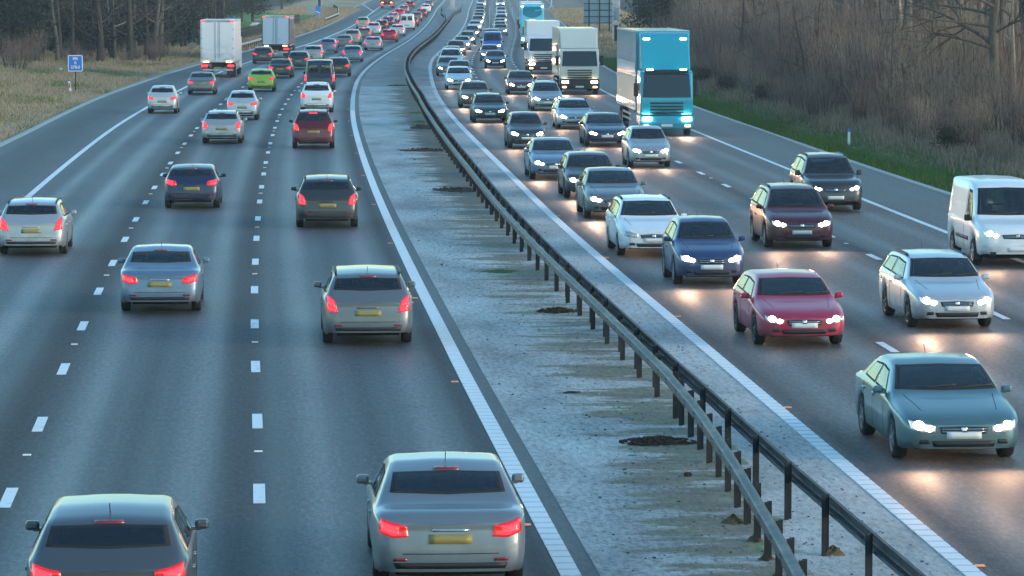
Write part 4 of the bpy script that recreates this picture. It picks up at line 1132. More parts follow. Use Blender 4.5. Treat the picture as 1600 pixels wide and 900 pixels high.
ORD = ["", "nearest", "second", "third", "fourth", "fifth", "sixth", "seventh", "eighth", "ninth", "tenth", "eleventh", "twelfth", "thirteenth", "fourteenth", "fifteenth", "sixteenth", "seventeenth", "eighteenth", "nineteenth", "twentieth", "twenty-first", "twenty-second", "twenty-third", "twenty-fourth", "twenty-fifth", "twenty-sixth", "twenty-seventh", "twenty-eighth", "twenty-ninth", "thirtieth"]
WORD = dict(hatch="hatchback", saloon="saloon car", estate="estate car", mpv="people carrier", suv="off-road car", van="van", small="small hatchback", exec="large saloon car", coupe="low hatchback")
CARS = {
 "fast lane of the left carriageway": [("exec", 44.4, -3.95, "blue-grey"), ("estate", 74.8, -4.05, "grey"), ("estate", 110.4, -4.25, "dark grey"), ("mpv", 162.6, -4.42, "dark red", "brake"), ("mpv", 207.2, -4.38, "white"), ("van", 244.0, -4.7, "navy blue"),
   ("hatch", 283.3, -4.2, "black"), ("estate", 330.9, -4.46, "steel blue"), ("saloon", 380.5, -4.54, "silver", "brake"), ("hatch", 426.8, -4.66, "red", "brake"), ("hatch", 463, -4.9, "pale silver", "brake"), ("van", 506.8, -4.86, "white"), ("saloon", 543, -4.95, "black", "brake"), ("hatch", 588.5, -5.07, "bronze"), ("saloon", 630, -4.9, "dark red", "brake"), ("mpv", 676.6, -4.8, "white"), ("saloon", 742, -5.2, "grey")],
 "middle lane of the left carriageway": [("hatch", 41.0, -7.85, "slate grey"), ("saloon", 82.4, -8.35, "steel blue"), ("coupe", 120.1, -8.42, "navy blue"), ("estate", 167.7, -8.45, "silver"), ("small", 196.1, -8.15, "pale silver"), ("hatch", 245.3, -8.5, "lime green"), ("saloon", 279.3, -8.4, "black"), ("hatch", 305.5, -8.0, "dark teal"),
   ("estate", 331, -7.9, "silver"), ("small", 366.9, -8.3, "steel blue"), ("saloon", 391.2, -8.0, "grey"), ("mpv", 410.3, -8.07, "beige"), ("hatch", 440, -8.1, "grey", "brake"), ("mpv", 472, -8.15, "pale silver", "brake"), ("hatch", 504.5, -8.2, "black", "brake"), ("saloon", 540, -8.3, "navy blue", "brake"), ("saloon", 578, -8.5, "silver", "brake"), ("hatch", 625, -8.5, "red", "brake"), ("estate", 672, -8.6, "grey", "brake"), ("hatch", 740, -8.8, "dark red", "brake")],
 "slow lane of the left carriageway": [("estate", 99.9, -12.2, "silver"), ("small", 205.8, -12.75, "pale silver"), ("saloon", 239.3, -12.1, "grey"), None, ("hatch", 325.6, -12.0, "dark grey"), None, ("mpv", 518.6, -11.2, "beige"), None],
 "fast lane of the right carriageway": [("exec", 56.0, 4.3, "teal"), ("coupe", 74.0, 4.5, "red", "dim"), ("small", 89.0, 4.5, "blue"), ("estate", 98.4, 4.1, "white", "off"), ("exec", 114.1, 4.55, "grey"), ("hatch", 124.9, 4.7, "black"), ("saloon", 136.9, 4.3, "steel blue"), ("small", 162.1, 4.75, "dark grey"),
   ("estate", 191.8, 4.5, "dark green"), ("hatch", 214.0, 4.52, "bronze"), ("hatch", 249.8, 4.4, "white"), ("saloon", 270.5, 4.75, "steel blue"), ("saloon", 284.2, 4.05, "grey", "dim"), ("suv", 301.4, 4.3, "white", "dim"), ("small", 323.1, 4.35, "silver", "dim"), ("hatch", 356.8, 4.3, "dark red"), ("saloon", 382.8, 4.4, "silver"), ("hatch", 412.1, 4.4, "grey"), ("saloon", 455, 4.3, "black"), ("saloon", 499.1, 4.3, "white"), ("hatch", 545, 4.45, "grey"), ("saloon", 582, 4.6, "silver"), ("hatch", 618, 4.8, "silver"), ("hatch", 660, 4.9, "black"), ("saloon", 700, 5.0, "grey"), ("hatch", 752, 5.1, "white")],
 "middle lane of the right carriageway": [("estate", 77.5, 8.2, "pale silver"), ("mpv", 101.2, 8.4, "dark red"), ("small", 145.4, 8.55, "silver"), ("exec", 163.9, 8.35, "navy blue"), ("estate", 183.4, 8.3, "pale silver"), ("mpv", 209.2, 8.35, "silver"), ("saloon", 238.9, 8.15, "dark red"), ("saloon", 308.3, 7.95, "navy blue"), ("hatch", 333.7, 7.6, "grey", "dim"), ("van", 362.5, 7.7, "bright blue"),
   ("van", 386.0, 7.3, "black", "dim"), ("saloon", 468.6, 7.7, "grey"), ("hatch", 494, 7.6, "white"), ("hatch", 521, 7.6, "silver"), ("saloon", 560, 7.9, "black"), ("hatch", 603, 8.2, "white"), ("hatch", 648, 8.5, "silver"), ("saloon", 690, 8.7, "grey"), ("hatch", 752, 8.9, "white")],
 "slow lane of the right carriageway": [("van", 94.5, 12.95, "white"), ("suv", 117.2, 11.7, "dark grey", "dim")],
}
def build_traffic():
    for lane, lst in CARS.items():
        ap = "right" in lane
        grp = "vehicles approaching on the right carriageway" if ap else "vehicles receding on the left carriageway"
        for i, e in enumerate(lst):
            if e is None: continue
            kind, s, off, c = e[:4]; lam = e[4] if len(e) > 4 else "lit"
            what = ("headlights" if ap else "red tail lights")
            side, ln = ("right" if ap else "left"), lane.split(" of ")[0]
            lab = f"{c} {WORD[kind]}, {ORD[i + 1]} from the camera in the {side} carriageway's {ln}"
            place_car(kind, s, off, C[c], lab, ap, grp, lam, yaw=R(rnd.uniform(-.6, .6)))
    gl = "vehicles receding on the left carriageway"; gr = "vehicles approaching on the right carriageway"
    lorry("white box lorry with tall rear doors in the left lane, beside the verge trees", 281.1, -13.1, False, C["lorry white"], C["lorry white"], 9.0, 4.25, gl)
    lorry("dark box lorry with pale blue rear doors in the left lane beyond the white lorry", 346.0, -12.0, False, C["dark teal"], C["dark teal"], 7.5, 3.85, gl, door=C["pale blue"])
    lorry("distant dark lorry in the left lane at the very top of the road", 735.0, -13.2, False, C["dark red"], C["dark red"], 8, 3.9, gl)
    lorry("tall turquoise lorry with white band and roof deflector in the right carriageway's slow lane", 175.1, 12.0, True, C["turquoise"], C["turquoise"], 11.0, 4.85, gr, deflector=C["turquoise"], visor=True, dark=C["turquoise"],
          stripe=[(.1, 10.8, 2.9, 3.35, C["pale blue"]), (.1, 10.8, 1.5, 2.7, mat("peach_side_print", (.55, .42, .36), .5))], cabH=3.05)
    lorry("cream box lorry with dark bumper and amber lamps behind the turquoise lorry", 238.8, 11.85, True, C["cream"], C["cream"], 8.5, 4.15, gr, deflector=C["cream"], lamps="dim",
          stripe=[(.3, 2.2, 1.8, 3.1, mat("purple_side_print", (.05, .03, .16), .5)), (.5, 2.0, 1.5, 1.78, mat("green_side_print", (.10, .40, .18), .5))])
    lorry("white box lorry with dark cab front, behind the cream lorry", 289.3, 11.4, True, C["lorry white"], C["lorry white"], 8.5, 4.05, gr, lamps="lit", stripe=[(3.0, 8.3, 3.5, 3.9, mat("olive_side_print", (.42, .42, .16), .5))])
    lorry("distant white lorry rising just behind the cyan coach", 432.0, 11.3, True, C["lorry white"], C["lorry white"], 8.5, 4.5, gr, deflector=C["lorry white"], lamps="dim")
    coach("cyan double deck coach with curved upper windscreen behind the white lorry", 397.8, 11.5, C["cyan"], mat("aqua_glass", (0.0, 0.16, 0.22), .08, 0, .5), gr)
build_traffic()

# ------------------------------------------------------------------ signs and small things
def text_mesh(txt, size, m, parent, loc):
    cu = bpy.data.curves.new("lettering", 'FONT'); cu.body = txt; cu.size = size; cu.align_x = 'CENTER'; cu.align_y = 'CENTER'; cu.extrude = .003; cu.offset = 0.006
    tmp = bpy.data.objects.new("lettering", cu); col.objects.link(tmp)
    dg = bpy.context.evaluated_depsgraph_get(); me = bpy.data.meshes.new_from_object(tmp.evaluated_get(dg))
    bpy.data.objects.remove(tmp)
    me.materials.clear(); me.materials.append(m)
    o = bpy.data.objects.new("lettering", me); col.objects.link(o); o.parent = parent
    o.location = loc; o.rotation_euler = (math.pi / 2, 0, 0)
    return o
M_BLUE = mat("sign_blue", (0.0, 0.17, 0.62), .4); M_WHITE = mat("sign_white", (.80, .82, .82), .45); M_PEACH = mat("sign_lettering", (.85, .62, .50), .5)
M_REDR = mat("reflector_red", (.55, .02, .03), .3); M_BLK2 = mat("post_black", (.02, .02, .025), .6)
def rbox(name, c, d, r, seg=3):
    """plate rounded in the xz plane"""
    pts = []
    for sx, sz, a0 in ((1, 1, 0), (-1, 1, 90), (-1, -1, 180), (1, -1, 270)):
        for k in range(seg + 1):
            a = R(a0 + 90 * k / seg); pts.append((c[0] + sx * (d[0] / 2 - r) + r * math.cos(a), c[2] + sz * (d[2] / 2 - r) + r * math.sin(a)))
    bm = bmesh.new(); f = [bm.verts.new((x, c[1] - d[1] / 2, z)) for x, z in pts]; b = [bm.verts.new((x, c[1] + d[1] / 2, z)) for x, z in pts]
    bm.faces.new(f); bm.faces.new(b[::-1]); n = len(pts)
    for i in range(n): bm.faces.new((f[i], b[i], b[(i + 1) % n], f[(i + 1) % n]))
    return bm_mesh(name, bm)
def signs():
    p = G(246.0, -20.55); r = empty("location_sign", p, R(4)); tag(r, "blue location sign reading M6 B 278.0 on a black post, left verge", "sign")
    put("post", box_mesh("post", (0, .05, 1.05), (.075, .075, 2.1), .01), r, M_BLK2)
    pl_ = put("sign_plate", rbox("sign_plate", (0, 0, 1.78), (.95, .02, 1.06), .09), r, M_WHITE)
    put("sign_face", rbox("sign_face", (0, -.014, 1.78), (.85, .014, .96), .06), r, M_BLUE)
    for t, z, sz in (("M6", 2.08, .27), ("B", 1.80, .25), ("278.0", 1.52, .27)):
        text_mesh(t, sz, M_PEACH, r, (0, -.026, z))
    q = empty("marker_post", G(244.5, -20.75), 0); q.rotation_euler = (0, R(-9), 0); tag(q, "leaning red and white marker post with blue cap below the location sign", "marker post")
    put("stake", box_mesh("stake", (0, 0, .33), (.13, .05, .66), .02), q, M_WHITE)
    put("reflector", box_mesh("reflector", (0, -.03, .38), (.085, .012, .30)), q, M_REDR); put("cap", box_mesh("cap", (0, 0, .70), (.14, .06, .10), .02), q, M_BLUE)
    q = empty("marker_post", G(164.3, 19.0)); tag(q, "white marker post with blue cap standing in the right verge", "marker post")
    put("stake", box_mesh("stake", (0, 0, .30), (.115, .06, .60), .02), q, M_WHITE); put("cap", box_mesh("cap", (0, 0, .66), (.125, .07, .13), .02), q, M_BLUE)
    def countdown(s, o, bars, w, h, z0, lab):
        q = empty("countdown_marker", G(s, o), R(3)); tag(q, lab, "sign", "slip road countdown markers")
        for x in (-.3 * w, .3 * w): put("post", box_mesh("post", (x, .05, (z0 + h) / 2), (.07, .07, z0 + h), .01), q, M_GALV)
        put("sign_face", rbox("sign_face", (0, 0, z0 + h / 2), (w, .025, h), .05), q, M_BLUE)
        for k in range(bars):
            me = bpy.data.meshes.new("stripe"); zc_ = z0 + h * (.22 + .22 * k)
            me.from_pydata([(-w * .44, -.017, zc_ + h * .10), (w * .44, -.017, zc_ - h * .10), (w * .44, -.017, zc_ - h * .02), (-w * .44, -.017, zc_ + h * .18)], [], [(0, 1, 2, 3)])
            put("stripe", me, q, M_WHITE)
        return q
    q = countdown(378.0, -18.4, 3, 1.05, 1.3, 2.05, "blue countdown marker with three white slanting bars beside the white lorry")
    put("reflector_plate", box_mesh("reflector_plate", (.32, 0, 1.75), (.34, .03, .42), .03), q, mat("orange_plate", (.75, .12, .05), .5))
    countdown(600.0, -20.9, 1, .80, 1.35, .9, "small blue countdown marker with one white bar on the far sandy bank")
    q = empty("road_sign", G(603.0, -22.2)); tag(q, "back of a small grey sign beside the far single-bar countdown marker", "sign")
    put("sign_plate", box_mesh("sign_plate", (0, 0, 1.6), (1.15, .03, 1.35), .01), q, mat("sign_back_grey", (.22, .30, .33), .5)); put("post", box_mesh("post", (.2, .06, .8), (.07, .07, 1.6)), q, M_GALV)
    # rear of the big direction sign on the right bank
    q = empty("direction_sign", G(486, 20.3), R(-2)); tag(q, "back of a large grey panelled direction sign on the right bank", "sign")
    W, z0, H = 3.9, 1.25, 4.9
    mp = mat("sign_back_alloy", (.25, .36, .42), .45, .4)
    n = 6
    for k in range(n): put("panel", box_mesh("panel", (0, 0, z0 + H * (k + .5) / n), (W, .03, H / n - .03), .006), q, mp)
    for k in range(n + 1): put("cross_rail", box_mesh("cross_rail", (0, -.06, z0 + H * k / n), (W - .04, .08, .10)), q, M_POST)
    for x in (-1.25, .1, 1.35): put("post", box_mesh("post", (x, -.18, (z0 + H) / 2), (.16, .14, z0 + H)), q, M_POST)
    # gantry legs and the pier in the central reserve
    def leg(s, o, lab, w=.85):
        q = empty("gantry_leg", G(s, o)); tag(q, lab, "gantry", "gantry legs")
        for x in (-w / 2 + .11, w / 2 - .11): put("leg", box_mesh("leg", (x, 0, 1.0), (.20, .4, 2.0), .01), q, M_GALV)
        put("column", box_mesh("column", (0, 0, 5.0), (w, .5, 6.0), .03), q, M_GALV); put("base_panel", box_mesh("base_panel", (0, .05, 1.0), (w - .46, .05, 1.9)), q, M_POST)
        put("cabinet", box_mesh("cabinet", (.12, -.30, 3.2), (w * .55, .12, 1.3), .02), q, mat("cabinet_blue_grey", (.14, .24, .30), .5))
    leg(411.4, 20.6, "pale steel gantry leg with blue-grey cabinet between the big sign and dark trees")
    leg(735, -26.3, "pale gantry leg standing on the far sandy bank at the left slip road", 1.0)
    q = empty("bridge_pier", P(712, -.25)); tag(q, "pale concrete pier inside the splayed barriers of the central reserve", "pier")
    put("shaft", box_mesh("shaft", (0, 0, 4.2), (.85, .85, 8.4), .05), q, mat("pier_concrete", (.36, .38, .38), .8)); put("plinth", box_mesh("plinth", (0, 0, .25), (1.5, 1.5, .5), .05), q, mat("pier_concrete", (.36, .38, .38), .8))
signs()

def litter():
    def clump(name, s, o, rx, ry, h, m, lab, cat, bits=0):
        V, F = [], []; n = 18; rr = 6
        for j in range(rr + 1):
            for i in range(n):
                a = 2 * math.pi * i / n; q = j / rr
                w = 1 + .22 * math.sin(3 * a + s) + .12 * math.sin(7 * a + 2 * s)
                V.append((rx * q * w * math.cos(a), ry * q * w * math.sin(a), h * (1 - q ** 1.6) * (.75 + .35 * math.sin(5 * a + q * 9 + s)) - .012 * q + rnd.uniform(-.01, .012) * (1 - q)))
        for j in range(rr):
            for i in range(n):
                a = j * n + i; b = j * n + (i + 1) % n; F.append((a, b, b + n, a + n))
        ob = link(name, mesh(name, V, F, True), None, m); ob.location = P(s, o, .012); ob.rotation_euler = (0, 0, -heading(s)); tag(ob, lab, cat)
        if bits:
            bm = bmesh.new()
            for _ in range(bits):
                a = rnd.uniform(0, 6.28); q = rnd.random() ** .6
                d = rnd.uniform(.012, .04)
                add_box(bm, (rx * q * math.cos(a) * 1.1, ry * q * math.sin(a) * 1.1, h * (1 - q ** 1.6) * .9 + d * .3), (d * 2, d, d * .7), 0, Matrix.Rotation(rnd.uniform(0, 3), 4, 'Z') @ Matrix.Rotation(rnd.uniform(-.6, .6), 4, 'X'))
            b = link("debris", bm_mesh("debris", bm), ob, M_DIRT); b["kind"] = "stuff"
        return ob
    clump("silt_heap", 58.9, .02, .55, .42, .085, M_DIRT, "larger dark heap of silt and leaves by the near left barrier posts", "heap", 160)
    clump("silt_heap", 82.4, .30, .42, .45, .08, M_DIRT, "small dark heap of silt and leaves left of the barrier, farther off", "heap", 110)
    clump("silt_heap", 130.5, .40, .75, 1.6, .05, M_DIRT, "long dark drift of silt along the barrier foot in the middle distance", "heap", 90)
    clump("silt_heap", 161.0, .25, 1.0, 1.5, .05, M_DIRT, "wide dark drift of silt reaching towards the left line", "heap", 90)
    clump("silt_heap", 186.0, .85, .55, 3.2, .05, M_DIRT, "dark mossy drift along the barrier where the reserve bends", "heap", 60)
    clump("silt_heap", 259.0, .35, .8, 1.0, .06, M_DIRT, "dark debris on the transverse joint across the central reserve", "heap", 40)
    clump("moss_patch", 93.8, -.22, .45, .55, .05, M_MOSS, "bright green moss cushion left of the barrier in mid reserve", "moss")
    clump("moss_patch", 193.0, .95, .35, 2.2, .05, M_MOSS, "green moss strip against the barrier, farther up the reserve", "moss")
    clump("moss_patch", 206.0, 1.0, .4, 1.6, .05, M_MOSS, "green moss strip against the barrier below the transverse joint", "moss")
    for s, o, lab in ((47.25, 1.02, "ochre clod at the foot of the dark right barrier's nearest full post"), (50.1, .10, "ochre clod at the foot of a near left barrier post")):
        clump("earth_clod", s, o, .15, .13, .11, M_CLOD, lab, "clod")
    for i, (s, k) in enumerate(((45.3, "lowest"), (46.9, "second lowest"), (48.5, "third lowest"))):
        clump("earth_clod", s, of_l(s) + .05, .11, .10, .09, M_CLOD, f"small ochre clod at a left barrier post, {k} in the picture", "clod")
    o = link("tarmac_lump", box_mesh("tarmac_lump", (0, 0, .03), (.11, .08, .065), .015), None, M_DIRT); o.location = P(54.9, .03); o.rotation_euler = (0, 0, .4); tag(o, "small black block lying alone on the pale reserve", "debris")
    mb = mat("litter_blue", (.02, .25, .45), .5)
    for s, o_, d, lab in ((62.2, -.12, (.05, .04, .03), "tiny bright blue scrap beside the moss above the larger heap"), (57.3, -.55, (.14, .03, .02), "thin blue strip of litter left of the larger silt heap")):
        o = link("litter_scrap", box_mesh("litter_scrap", (0, 0, .014), d, .006), None, mb); o.location = P(s, o_, .006); o.rotation_euler = (0, 0, .2); tag(o, lab, "litter")
    bm = bmesh.new(); bmesh.ops.create_icosphere(bm, subdivisions=2, radius=.16)
    for v in bm.verts: v.co *= 1 + .3 * math.sin(v.co.x * 23 + 1) * math.cos(v.co.y * 19); v.co.z = v.co.z * .7 + .1
    o = link("litter_bag", bm_mesh("litter_bag", bm, True), None, M_WHITE); o.location = G(288, -25.4); tag(o, "small white litter bag in the dry grass left of the sign", "litter")
    for s, o_, rz, ln, lab in ((136, -17.4, .5, .8, None),):
        pass
    sh = mat("rubber_scrap", (.02, .022, .024), .8)
    for s, o_, rz, lab in ((96.0, -1.55, 1.5, "dark rubber strip lying near the left line of the reserve"), (152, -.35, 1.3, "dark splinter of debris lying left of the silt drifts"), (66.0, -.75, .3, "bent dark twig lying left of the near barrier posts")):
        V, F = [], []; tube(V, F, [Vector((-.16, 0, .02)), Vector((-.05, .03, .03)), Vector((.06, .02, .025)), Vector((.17, .06, .02))], [.012, .022, .02, .010], 5)
        o = link("road_debris", mesh("road_debris", V, F), None, sh); o.location = P(s, o_, .008); o.rotation_euler = (0, 0, rz); tag(o, lab, "debris")
litter()
def gravel():
    base = []
    for k in range(6):
        bm = bmesh.new(); bmesh.ops.create_icosphere(bm, subdivisions=1, radius=1)
        base.append(np.array([v.co[:] for v in bm.verts]) * (1 + .35 * rng.random((len(bm.verts), 1)) - .15))
        tri = [tuple(v.index for v in f.verts) for f in bm.faces] if k == 0 else tri
        bm.free()
    n = 4200; V, F = [], []
    s = 40 + 120 * rng.random(n) ** 1.6; o = rng.normal(0, .75, n) - .25
    o = np.where(rng.random(n) < .22, rng.uniform(1.1, 2.3, n), o)
    for i in range(n):
        if o[i] > float(O('CR', s[i])) - .25 or o[i] < float(O('CL', s[i])) + .5: continue
        r = .006 + .015 * rng.random() ** 3
        b = base[i % 6] * np.array([r * 1.3, r * 1.6, r * .8]) + PV(s[i], o[i], .006 + r * .4)
        q = len(V); V.extend(b.tolist()); F.extend([(a + q, c + q, d + q) for a, c, d in tri])
    m = leaf_mat("gravel_stone", (.05, .05, .05), (.34, .33, .31))
    ob = link("gravel", mesh("gravel", V, F), None, m); tag(ob, "loose grit scattered over the pale central reserve", "gravel", kind="stuff")

# ------------------------------------------------------------------ field, fence, sheep
def field():
    S = np.arange(430, 660, 10.0)
    strip_v = []
    o = None
    V, F, U = [], [], []
    oo = np.arange(-95, -22.9, 3.0)
    SS, OO = np.meshgrid(S, oo, indexing='ij'); Hh = bank(SS, OO) + .02 + .10 * np.sin(SS * .05) * np.sin(OO * .13)
    Vv = PV(SS, OO, Hh).reshape(-1, 3); n, k = SS.shape
    f = [(i * k + j, i * k + j + 1, (i + 1) * k + j + 1, (i + 1) * k + j) for i in range(n - 1) for j in range(k - 1)]
    ob = link("field", mesh("field", Vv, f, True), None, M_FIELD); ob["kind"] = "structure"
    mw = mat("dark_timber", (.035, .032, .028), .9)
    r = empty("paling_fence", G(400, -21.4)); tag(r, "dark paling fence between the verge and the green field", "fence"); inv = r.matrix_basis.inverted()
    bmP = bmesh.new()
    pm = box_mesh("post", (0, 0, .75), (.12, .12, 1.5)); 
    for s in np.arange(392, 560, 3.0):
        o = put("post", pm, r, mw); o.matrix_parent_inverse = inv; o.location = G(s, -21.9); o.rotation_euler = (0, 0, -heading(s))
        for q in np.arange(0, 3.0, .3):
            hgt = 1.35 + rnd.uniform(-.06, .06); p = G(s + q, -21.9, hgt / 2); add_box(bmP, p, (.02, .16, hgt))
        for z in (.4, 1.1):
            a = G(s + 1.5, -21.82, z); add_box(bmP, a, (.05, 3.0, .09))
    o = link("palings", bm_mesh("palings", bmP), r, mw); o.matrix_parent_inverse = inv; o["kind"] = "stuff"
    # two sheep
    mwool = mat("sheep_wool", (.62, .60, .54), .95); mface = mat("sheep_face", (.10, .09, .08), .9)
    for s, off, rz, lab in ((516, -26.0, .3, "white sheep standing in the green field behind the paling fence"), (540, -24.6, -.2, "second white sheep, farther along the green field")):
        vts = [(0, 0, .62), (.30, 0, .64), (-.34, 0, .62), (.52, 0, .78), (.70, 0, .82), (.86, 0, .74)]
        ed = [(0, 1), (0, 2), (1, 3), (3, 4), (4, 5)]; rad = [.27, .25, .25, .14, .11, .07]
        for x, y in ((.30, .13), (.30, -.13), (-.34, .13), (-.34, -.13)):
            b = len(vts); vts += [(x, y, .36), (x - .02, y, .18), (x, y, .02)]; rad += [.08, .05, .045]; ed += [(1 if x > 0 else 2, b), (b, b + 1), (b + 1, b + 2)]
        b = len(vts); vts += [(-.62, 0, .56)]; rad += [.06]; ed += [(2, b)]
        me = bpy.data.meshes.new("sheep"); me.from_pydata(vts, ed, []); me.materials.append(mwool)
        ob = bpy.data.objects.new("sheep", me); col.objects.link(ob)
        md = ob.modifiers.new("skin", 'SKIN')
        for d, q in zip(me.skin_vertices[0].data, rad): d.radius = (q, q)
        me.skin_vertices[0].data[0].use_root = True
        ob.modifiers.new("sub", 'SUBSURF').levels = 1
        ob.location = G(s, off, .02); ob.rotation_euler = (0, 0, rz); tag(ob, lab, "sheep", "sheep in the field")
field()

# ------------------------------------------------------------------ vegetation
def bark(name, a, b):
    m = mat(name, rough=.9, spec=.2); q = NT(m); o = q.obj()
    n1 = q.noise(q.mapv(o, (3, 3, .7)), 2.5, 5, .7)
    q.l(q.ramp(n1, [(.3, a), (.7, b)]), q.b.inputs["Base Color"]); q.bump(n1, .7, .04)
    return m
M_BARK = bark("bark_grey", (.045, .040, .034), (.16, .14, .115)); M_BARKD = bark("bark_dark", (.022, .02, .018), (.075, .066, .056)); M_BIRCH = bark("bark_pale", (.12, .10, .08), (.40, .34, .27))
M_TWIG = mat("twig_brown", (.245, .178, .135), .9, spec=.15); M_TWIGR = mat("twig_purple", (.19, .125, .108), .9, spec=.15); M_TWIGD = mat("twig_dark", (.06, .052, .046), .9, spec=.15); M_TWIGT = mat("twig_tan", (.32, .235, .165), .9, spec=.15)
M_EVER = leaf_mat("evergreen_dark", (.008, .014, .012), (.028, .042, .030)); M_EVER2 = leaf_mat("evergreen_olive", (.020, .030, .016), (.055, .07, .04))
def limb(V, F, p, d, length, r0, rr, depth, twigs, sides=5, droop=0.0, wander=.22, up=.12, kids=4, TV=None, TF=None, shrink=.62):
    n = max(3, int(length / (.55 if depth > 1 else .35)))
    pts = [p.copy()]; rad = [r0]; d = d.normalized(); step = length / n
    for i in range(n):
        d = (d + Vector((rr.gauss(0, wander), rr.gauss(0, wander), rr.gauss(0, wander * .6) + up - droop)) * .55).normalized()
        pts.append(pts[-1] + d * step); rad.append(r0 * (1 - .78 * (i + 1) / n))
    if depth >= twigs: tube(V, F, pts, rad, sides)
    else: tube(TV, TF, pts, rad, 3)
    if depth <= 0: return
    for k in range(kids):
        u = rr.uniform(.25, 1.0); i = min(int(u * n), n - 1); q = pts[i].lerp(pts[i + 1], u * n - i)
        ax = (pts[i + 1] - pts[i]).normalized()
        sd = ax.cross(Vector((rr.gauss(0, 1), rr.gauss(0, 1), rr.gauss(0, 1)))).normalized()
        a = rr.uniform(.5, 1.0)
        limb(V, F, q, ax * math.cos(a) + sd * math.sin(a), length * shrink * rr.uniform(.7, 1.1), max(rad[i] * .55, .006), rr, depth - 1, twigs, max(3, sides - 1), droop, wander, up, kids, TV, TF, shrink)
def tree_proto(seed, H, r, lean=.0, first=2.2, nl=9, llen=3.4, twig=2, droop=.0, kids=5):
    rr = random.Random(seed); V, F, TV, TF = [], [], [], []
    n = 12; pts = [Vector((0, 0, -.25))]; rad = [r * 1.35]
    d = Vector((rr.gauss(0, .04) + lean, rr.gauss(0, .04), 1)).normalized()
    for i in range(n):
        d = (d + Vector((rr.gauss(0, .05), rr.gauss(0, .05), .05))).normalized()
        pts.append(pts[-1] + d * H / n); rad.append(r * (1 - .72 * (i + 1) / n) * (1.12 if i == 0 else 1))
    tube(V, F, pts, rad, 9)
    for k in range(nl):
        z = first + (H - first) * (k / nl) ** 1.15; u = min(z / H, .99) * n; i = int(u); q = pts[i].lerp(pts[i + 1], u - i)
        a = k * 2.4 + rr.uniform(-.5, .5)
        limb(V, F, q, Vector((math.cos(a), math.sin(a), rr.uniform(.15, .7))), llen * (1 - .45 * k / nl) * rr.uniform(.75, 1.2), rad[i] * .42, rr, 2, 2, 5, droop, .24, .10, kids, TV, TF)
    return mesh("trunk", V, F, True), mesh("crown", TV, TF)
def bush_proto(seed, H, n, spread, lean=.25):
    """thicket of upright bare stems with side twigs"""
    rr = random.Random(seed); V, F, TV, TF = [], [], [], []
    for k in range(n):
        a = rr.uniform(0, 6.28); q = spread * math.sqrt(rr.random())
        p = Vector((q * math.cos(a), q * math.sin(a), -.1)); h = H * rr.uniform(.55, 1.05)
        d = Vector((p.x * lean + rr.gauss(0, .10), p.y * lean + rr.gauss(0, .10), 1))
        limb(V, F, p, d, h, rr.uniform(.016, .042), rr, 1, 1, 4, 0, .13, .14, 7, TV, TF, .36)
    # fine upright twigs that fill the crown
    for k in range(n * 6):
        a = rr.uniform(0, 6.28); q = (spread + .35) * math.sqrt(rr.random()); z = H * rr.uniform(.12, .85)
        p = Vector((q * math.cos(a), q * math.sin(a), z)) + Vector((q * math.cos(a), q * math.sin(a), 0)) * lean * z * .4
        d = Vector((rr.gauss(0, .28) + p.x * .1, rr.gauss(0, .28) + p.y * .1, 1)).normalized(); L = rr.uniform(.5, 1.3)
        tube(TV, TF, [p, p + d * L * .5 + Vector((rr.gauss(0, .05), rr.gauss(0, .05), 0)), p + d * L], [.011, .008, .003], 3)
    return mesh("stems", V, F), mesh("twigs", TV, TF)
def ever_proto(seed, H, Rr, n, leaf=.16):
    rr = np.random.default_rng(seed); r2 = random.Random(seed); V, F, TV, TF = [], [], [], []
    tube(V, F, [Vector((0, 0, -.2)), Vector((.1, 0, H * .4)), Vector((0, .1, H * .9))], [.22, .15, .04], 7)
    for k in range(26):
        a = r2.uniform(0, 6.28); z = r2.uniform(.3, H * .9); L = Rr * (1 - .6 * z / H)
        tube(V, F, [Vector((0, 0, z)), Vector((L * .5 * math.cos(a), L * .5 * math.sin(a), z + .1)), Vector((L * math.cos(a), L * math.sin(a), z + .35))], [.05, .035, .01], 4)
    ncl = 90; cz = rr.uniform(.15, 1.0, ncl) ** .85 * H; ca = rr.uniform(0, 6.283, ncl); cr = Rr * (1.08 - .72 * cz / H) * np.sqrt(rr.uniform(.15, 1, ncl)) * (1 + .2 * np.sin(ca * 3 + seed))
    cen = np.stack([cr * np.cos(ca), cr * np.sin(ca), cz], 1); k = rr.integers(0, ncl, n)
    c = cen[k] + rr.normal(0, 1, (n, 3)) * np.array([.42, .42, .34]) * (Rr / 2.2)
    u = rr.normal(0, 1, (n, 3)); u /= np.linalg.norm(u, axis=1)[:, None]; w = rr.normal(0, 1, (n, 3)); w = np.cross(u, w); w /= np.linalg.norm(w, axis=1)[:, None]
    sz = leaf * rr.uniform(.6, 1.4, n)[:, None]
    vv = np.stack([c - u * sz, c + w * sz * .45, c + u * sz, c - w * sz * .45], 1).reshape(-1, 3); vv[:, 2] = np.maximum(vv[:, 2], .02)
    f = [(4 * i, 4 * i + 1, 4 * i + 2, 4 * i + 3) for i in range(n)]
    return mesh("trunk", V, F), mesh("foliage", vv, f)
TREES = [tree_proto(1, 12, .24), tree_proto(2, 13, .20, .03, 2.8, 10), tree_proto(3, 11, .28, -.03, 1.8, 11, 3.8), tree_proto(4, 12, .16, .05, 3.2, 8, 2.4)]
POLES = [tree_proto(11, 13, .13, .02, 4.0, 6, 1.8, kids=3), tree_proto(12, 14, .16, -.03, 4.5, 6, 2.0, kids=3), tree_proto(13, 12, .10, .06, 3.0, 7, 1.6, kids=3)]
